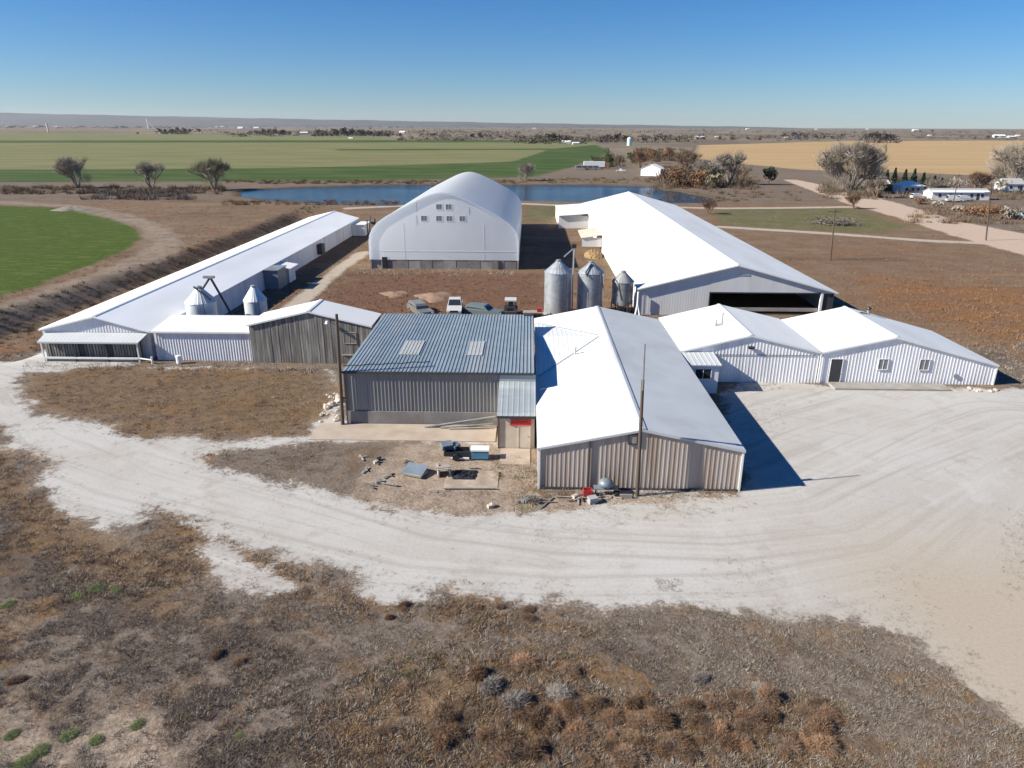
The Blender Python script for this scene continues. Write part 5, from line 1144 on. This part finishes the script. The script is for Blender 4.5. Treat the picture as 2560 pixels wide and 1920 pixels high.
def tufts(x, y, z, h, wd, colr, nbl, rs, hwr=(.03, .08), ler=(.3, 1.6)):
    n = len(x); nt_ = n*nbl
    bx, by, bz = (np.repeat(a, nbl) for a in (x, y, z)); hh = np.repeat(h, nbl)*rs.uniform(.5, 1.15, nt_); ww = np.repeat(wd, nbl)
    a = rs.uniform(0, 2*np.pi, nt_); rr = ww*rs.uniform(0, .8, nt_); px, py = bx+rr*np.cos(a), by+rr*np.sin(a)
    b_ = rs.uniform(0, 2*np.pi, nt_); hw = ww*rs.uniform(hwr[0], hwr[1], nt_); lean = hh*rs.uniform(ler[0], ler[1], nt_)
    v0 = np.stack([px-np.cos(b_)*hw, py-np.sin(b_)*hw, bz-.02], 1); v1 = np.stack([px+np.cos(b_)*hw, py+np.sin(b_)*hw, bz-.02], 1)
    v2 = np.stack([px+np.cos(a)*lean, py+np.sin(a)*lean, bz+hh], 1)
    V_ = np.stack([v0, v1, v2], 1).reshape(-1, 3); F_ = np.arange(nt_*3).reshape(-1, 3)
    C_ = np.repeat(colr, nbl*3, 0)*np.repeat(rs.uniform(.85, 1.15, (nt_, 1)), 3, 0); return V_, F_, C_
GB = [(.085, .07, .06), (.07, .055, .05), (.075, .07, .045), (.12, .095, .075)]
scrub(1000, 1480, 340, 352, 170, 2.5, 5.5, GB); scrub(1480, 1760, 344, 358, 90, 2.5, 5, GB); scrub(620, 1000, 328, 338, 110, 2.5, 6, GB)
scrub(1780, 2140, 338, 352, 90, 2.5, 6, GB); scrub(2280, 2560, 326, 350, 110, 2, 6, GB); scrub(1300, 2560, 318, 326, 90, 3, 8, GB); scrub(380, 560, 324, 333, 40, 2.5, 5, GB)
RB = [(.15, .105, .065), (.18, .125, .075), (.12, .09, .06)]
scrub(0, 560, 468, 486, 230, .7, 1.7, RB); scrub(560, 1300, 452, 460, 190, .6, 1.3, [(.10, .075, .045), (.16, .10, .055)]); scrub(1300, 1700, 446, 458, 110, .6, 1.3, [(.18, .135, .06), (.13, .09, .05)])
scrub(220, 480, 480, 500, 120, .8, 2.0, [(.19, .165, .145), (.15, .115, .09)]); scrub(560, 1000, 503, 513, 110, .5, 1.1, [(.19, .11, .06), (.14, .09, .06)]); scrub(1620, 1900, 440, 475, 130, .8, 2.2, [(.17, .105, .07), (.14, .11, .08)])
scrub(2050, 2560, 470, 500, 120, .8, 2.2, [(.14, .115, .085), (.17, .12, .08)]); scrub(2280, 2560, 515, 560, 120, .6, 1.6, [(.16, .11, .085), (.20, .14, .09)]); scrub(1620, 2000, 480, 505, 60, .5, 1.3, RB)
scrub(400, 470, 330, 336, 40, 5, 10, GB); scrub(640, 720, 332, 338, 45, 5, 10, GB); scrub(790, 980, 332, 341, 110, 5, 11, GB); scrub(1340, 1420, 342, 354, 60, 4, 8, GB); scrub(1500, 1580, 344, 356, 60, 4, 8, GB); scrub(1600, 1760, 340, 350, 60, 4, 8, GB); scrub(1960, 2120, 334, 346, 70, 4, 8, GB); scrub(0, 2560, 316.5, 321, 420, 8, 17, GB); scrub(1000, 2560, 322, 334, 260, 4, 9, GB); scrub(560, 1300, 330, 342, 160, 4, 8, GB); scrub(1280, 1500, 346, 360, 90, 3, 7, GB); scrub(2150, 2240, 340, 358, 50, 4, 9, GB)
scrub(1490, 1560, 395, 420, 50, 1.5, 4, [(.07, .075, .04), (.12, .085, .055)]); scrub(1590, 1720, 375, 405, 110, 2, 4.5, [(.12, .075, .05), (.09, .08, .05), (.15, .11, .075)]); scrub(1660, 1860, 420, 470, 150, 1.5, 4, [(.16, .095, .06), (.13, .10, .075), (.10, .085, .06)]); scrub(2180, 2350, 455, 480, 60, 1.5, 4, [(.03, .045, .025), (.09, .075, .055)]); scrub(2060, 2200, 462, 492, 90, 1, 3, [(.16, .13, .10), (.12, .095, .07)])
for (xa, ya), (xb, yb) in zip(L_BANK[:-1], L_BANK[1:]):          # dark growth in the ditch
    for _ in range(90):
        q = rs.uniform(0, 1); nx_, ny_ = (yb-ya), -(xb-xa); ln = math.hypot(nx_, ny_); o_ = rs.uniform(.3, 7); x, y = xa+(xb-xa)*q+nx_/ln*o_, ya+(yb-ya)*q+ny_/ln*o_
        if y < 70 or x > -51.5: continue
        ax, ay = np.array([x]), np.array([y]); z = float(ground_z(ax, ay, masks(ax, ay))[0]); h = rs.uniform(.14, .4); c = np.array([(.10, .08, .055), (.12, .09, .06), (.085, .08, .05)][rs.randint(3)])
        blades(np.array([x]), np.array([y]), np.array([z]), h, h*1.3, [c])
m_scrub = attr_mat('scrub_foliage')
tag(fast_mesh('far_scrub', np.array(Vv), np.array(Ff), m_scrub, tint=np.array(Tt)), 'dark scrub and woods spread over the far plain', 'scrub', kind='stuff')
tag(fast_mesh('pond_scrub', np.concatenate(NV), np.concatenate(NF), m_scrub, tint=np.concatenate(NC)), 'dry brown scrub along the pond, the ditch and the road', 'scrub', kind='stuff')

# ------------------------------------------------------------------ dry weeds: tufts over the wild ground
rs = np.random.RandomState(77)
PAL = np.array([(.38, .335, .295), (.25, .195, .155), (.30, .18, .095), (.19, .155, .13), (.47, .42, .345), (.15, .185, .07), (.32, .27, .22), (.27, .165, .10), (.23, .145, .095), (.22, .18, .16)])*.86
def scatter(n, y0, y1, pw, hr, wr, nbl, dens_gravel):
    u = rs.uniform(0, 1, n); y = (y0**(1-pw)+u*(y1**(1-pw)-y0**(1-pw)))**(1/(1-pw)); x = rs.uniform(-1, 1, n)*(.86*y+4)
    m = masks(x, y); z = ground_z(x, y, m)
    gmask = m['gravel']; prob = np.where(gmask < -.3, 1.0, np.where(gmask < .6, .5, np.where(gmask < 1.8, .2, dens_gravel)))
    prob = prob*np.where(vnoise(x, y, 1.7, 9) > .36, 1, .5)*np.where(vnoise(x, y, .62, 41)+.35*vnoise(x, y, .3, 42) > .58, 1, .16)*np.where(m['soil'] > 0, .28, 1)*np.where(m['green'] > 0, .0, 1)*np.where(m['lane'] > 0, .05, 1)*np.where(m['track'] > 0, .25, 1)*np.where(m['pond'] > -2, 0, 1)*np.where(m['dirt'] > 0, .02, 1)
    keep = rs.uniform(0, 1, n) < prob
    for a, b, c, d in BOXES[:4]+[(-51.5, -38, 60, 170), (-28, -1, 119, 178), (13, 40, 88, 198), (2, 10, 88, 93), (-17, -2.2, 50, 53.6), (-5.7, -1.8, 42.5, 45.5)]:
        if (a, b, c, d) == (-51.5, -38, 60, 170): c = 68
        keep &= ~((x > a+.2) & (x < b-.2) & (y > c+.3) & (y < d-.2))
    x, y, z = x[keep], y[keep], z[keep]; n = len(x); mm = {k: v[keep] for k, v in m.items()}
    n1, n2 = vnoise(x, y, 4.5, 12), vnoise(x, y, 1.9, 13)
    rust = sstep(-.6, .8, sdpoly(x, y, P_RF)+(n1-.5)*3)*.95+sstep(-.6, .6, sdpoly(x, y, P_RL)+(n1-.5)*3)*.9+sstep(-.4, .5, sdpoly(x, y, P_RE)+(n2-.5)*1.5)*.9+.45*sstep(.62, .75, n1)+.5*sstep(-.3, 1, sdpoly(x, y, P_I1))+.5*sstep(-2, 2, mm['rust'])+.25*sstep(-1, 1, mm['mid'])
    W = np.stack([.9+.6*(n2 > .5), .55+.5*n1, .12+1.9*rust, .3+.3*rust, .45*(n2 < .45)+.12, .05+1.3*(vnoise(x, y, 3.0, 15) > .84)*(x < -4)*(y < 34), np.full(n, .6)], 1)
    W = W/W.sum(1, keepdims=True); ci = (rs.uniform(0, 1, (n, 1)) > np.cumsum(W, 1)).sum(1).clip(0, 6)
    ci = np.where((mm['mid'] > 0) & (ci != 2), rs.choice([1, 7, 8, 2], n), ci); dk = np.clip(sstep(.5, .62, vnoise(x, y, 6.5, 31))+.9*sstep(-2, 2, sdpoly(x, y, P_DK)+(n1-.5)*4), 0, 1.3)*(y < 66)
    ci = np.where((rs.uniform(0, 1, n) < dk*.6) & (rust < .5), rs.choice([1, 3, 9], n), ci)
    big = (1+.7*np.clip(rust, 0, 1)*rs.uniform(0, 1, n))
    h = rs.uniform(hr[0], hr[1], n)*big*np.where(mm['gravel'] > -.2, .55, 1); wd = rs.uniform(wr[0], wr[1], n)*big
    return tufts(x, y, z, h, wd, PAL[ci], nbl, rs)
m_tuft = attr_mat('dry_weed_blades')
for nm_, args, lab in (('dry_weeds', (165000, 17, 66, 1.6, (.055, .14), (.09, .22), 12, .004), 'dry grey and rusty weeds covering the ground around the gravel drive'), ('pasture_weeds', (70000, 66, 240, 1.5, (.08, .3), (.25, .6), 7, .003), 'dry brown pasture weeds behind and beside the barns')):
    a, b, c = scatter(*args); tag(fast_mesh(nm_, a, b, m_tuft, tint=c), lab, 'weeds', kind='stuff')
# scattered weeds on the gravel itself and at wall feet
def patch(px0, px1, py0, py1, n, h, wd, pal):
    q = [G(rs.uniform(px0, px1), rs.uniform(py0, py1)) for _ in range(n)]; q = np.array(q)
    return tufts(q[:, 0], q[:, 1], q[:, 2], rs.uniform(h*.5, h*1.2, n), np.full(n, wd), PAL[rs.choice(pal, n)], 6, rs)
parts = [patch(1750, 1930, 1390, 1465, 70, .1, .16, [1, 3, 6]), patch(1640, 1700, 1450, 1480, 50, .14, .2, [1, 3]), patch(2500, 2580, 1270, 1500, 120, .12, .2, [1, 3, 6]), patch(2190, 2340, 1420, 1620, 80, .1, .2, [1, 3]),
         patch(1350, 1840, 1228, 1246, 330, .28, .22, [1, 2, 3]), patch(1400, 1780, 1240, 1290, 170, .16, .2, [1, 2, 4]), patch(1280, 1350, 1150, 1290, 240, .16, .3, [1, 2, 4, 5]), patch(1230, 1330, 1140, 1200, 120, .25, .25, [2, 4, 5]),
         patch(1010, 1240, 1225, 1280, 120, .12, .2, [1, 4, 0]), patch(1830, 1960, 955, 975, 70, .2, .2, [1, 4, 3]), patch(1850, 1960, 1000, 1090, 110, .14, .2, [1, 2, 4]), patch(2040, 2110, 955, 968, 20, .3, .25, [3, 1]),
         patch(60, 700, 906, 925, 420, .2, .3, [1, 2, 4]), patch(1330, 1480, 1310, 1360, 60, .1, .15, [1, 3]), patch(880, 1290, 672, 690, 260, .35, .6, [4, 1, 0])]
off = 0; PV, PF, PC = [], [], []
for a, b, c in parts: PV.append(a); PF.append(b+off); PC.append(c); off += len(a)
tag(fast_mesh('gravel_weeds', np.concatenate(PV), np.concatenate(PF), m_tuft, tint=np.concatenate(PC)), 'sparse weeds on the gravel and along the building feet', 'weeds', kind='stuff')

# larger single shrubs
SH = []
for k, (mt_, nm_, lab) in enumerate(((m_rustshrub, 'dry_shrub', 'rust brown dry shrub among the weeds below the gravel drive'), (m_greyshrub, 'grey_shrub', 'grey leafless shrub among the rusty shrubs below the gravel drive'), (m_weedgreen, 'green_weed_clump', 'green weed clump in the dry ground left of the gravel drive'))):
    row = []
    for v in range(3):
        o = plant_twigs(2200, .5, .42, seed=300+10*k+v, wid=.006, hollow=.75).build(nm_, mt_); tag(o, lab, 'shrub', ('rusty shrubs below the drive', 'grey shrubs below the drive', 'green weed clumps by the drive')[k]); row.append(o)
    SH.append(row)
sh = [(0, 1195, 1690, 1.3), (0, 1310, 1660, 1.1), (0, 1425, 1680, 1.0), (1, 1290, 1760, 1.9), (0, 1350, 1800, 1.4), (0, 1100, 1790, 1.2), (0, 1105, 1860, 1.1), (0, 1270, 1860, 1.7), (0, 1330, 1880, 1.5), (0, 1220, 1840, 1.2), (0, 1440, 1830, 1.4), (1, 1400, 1740, 1.5), (1, 1230, 1720, 1.2), (0, 1490, 1760, 1.1),
      (0, 1580, 1760, 1.1), (0, 1650, 1800, 1.2), (0, 1720, 1770, 1.0), (0, 1780, 1830, 1.2), (0, 1850, 1860, 1.1), (0, 1700, 1880, 1.2), (0, 1610, 1870, 1.1), (0, 1930, 1800, .9), (0, 1980, 1870, 1.0), (0, 2040, 1760, .9), (0, 1560, 1900, 1.1), (0, 960, 1830, .9), (0, 1010, 1720, .8),
      (0, 545, 1640, .7), (0, 600, 1655, .8), (0, 40, 1700, .8), (1, 1750, 1700, .9), (1, 1900, 1720, .9),
      (2, 345, 1810, .6), (2, 170, 1840, .7), (2, 240, 1850, .6), (2, 60, 1910, .8), (2, 30, 1840, .6), (2, 240, 1470, .9), (2, 190, 1490, .8), (2, 290, 1475, .7), (2, 600, 1840, .4), (2, 20, 1510, .7), (2, 100, 1880, .7)]
r4 = random.Random(9)
for cx_, cy_, rx_, ry_, n_ in ((1270, 1830, 200, 70, 26), (1720, 1820, 230, 80, 34), (1990, 1840, 110, 60, 10), (1150, 1530, 180, 18, 8)):
    for _ in range(n_): sh.append((0, cx_+r4.uniform(-1, 1)*rx_, cy_+r4.uniform(-1, 1)*ry_, r4.uniform(.6, 1.3) if cy_ > 1700 else r4.uniform(.4, .8)))
used = [0, 0, 0]
for k, px, py, s_ in sh:
    i = used[k]; used[k] += 1; o = SH[k][i] if i < 3 else SH[k][i % 3].copy()
    if i >= 3: col.objects.link(o)
    x, y, _ = G(px, py); xa, ya = np.array([x]), np.array([y]); z = float(ground_z(xa, ya, masks(xa, ya))[0])
    o.location = (x, y, z); o.scale = (s_*rnd.uniform(.7, 1.35), s_*rnd.uniform(.7, 1.35), s_*rnd.uniform(.55, 1.05)); o.rotation_euler.z = rnd.uniform(0, 6)
    if k == 2: o.scale = (s_*1.3, s_*1.1, s_*.45)
x, y, _ = G(1335, 1255)
T = plant_twigs(500, .6, .6, seed=401, wid=.014).build('dead_bush', m_twig); T.location = (x, y, 0); tag(T, 'tangled dead bush at the left corner of the tan gable end', 'bush')

# ------------------------------------------------------------------ air
mh = bpy.data.materials.new('haze_air'); mh.use_nodes = True; t = mh.node_tree
for n_ in list(t.nodes): t.nodes.remove(n_)
out = N(t, 'ShaderNodeOutputMaterial'); pv = N(t, 'ShaderNodeVolumePrincipled'); t.links.new(pv.outputs[0], out.inputs['Volume'])
pv.inputs['Color'].default_value = (.82, .88, .97, 1); pv.inputs['Density'].default_value = 2.4e-5; pv.inputs['Anisotropy'].default_value = .2
hz = MB().box(-9500, 9500, -600, 15500, -3.5, 260).build('haze', mh); tag(hz, kind='stuff')
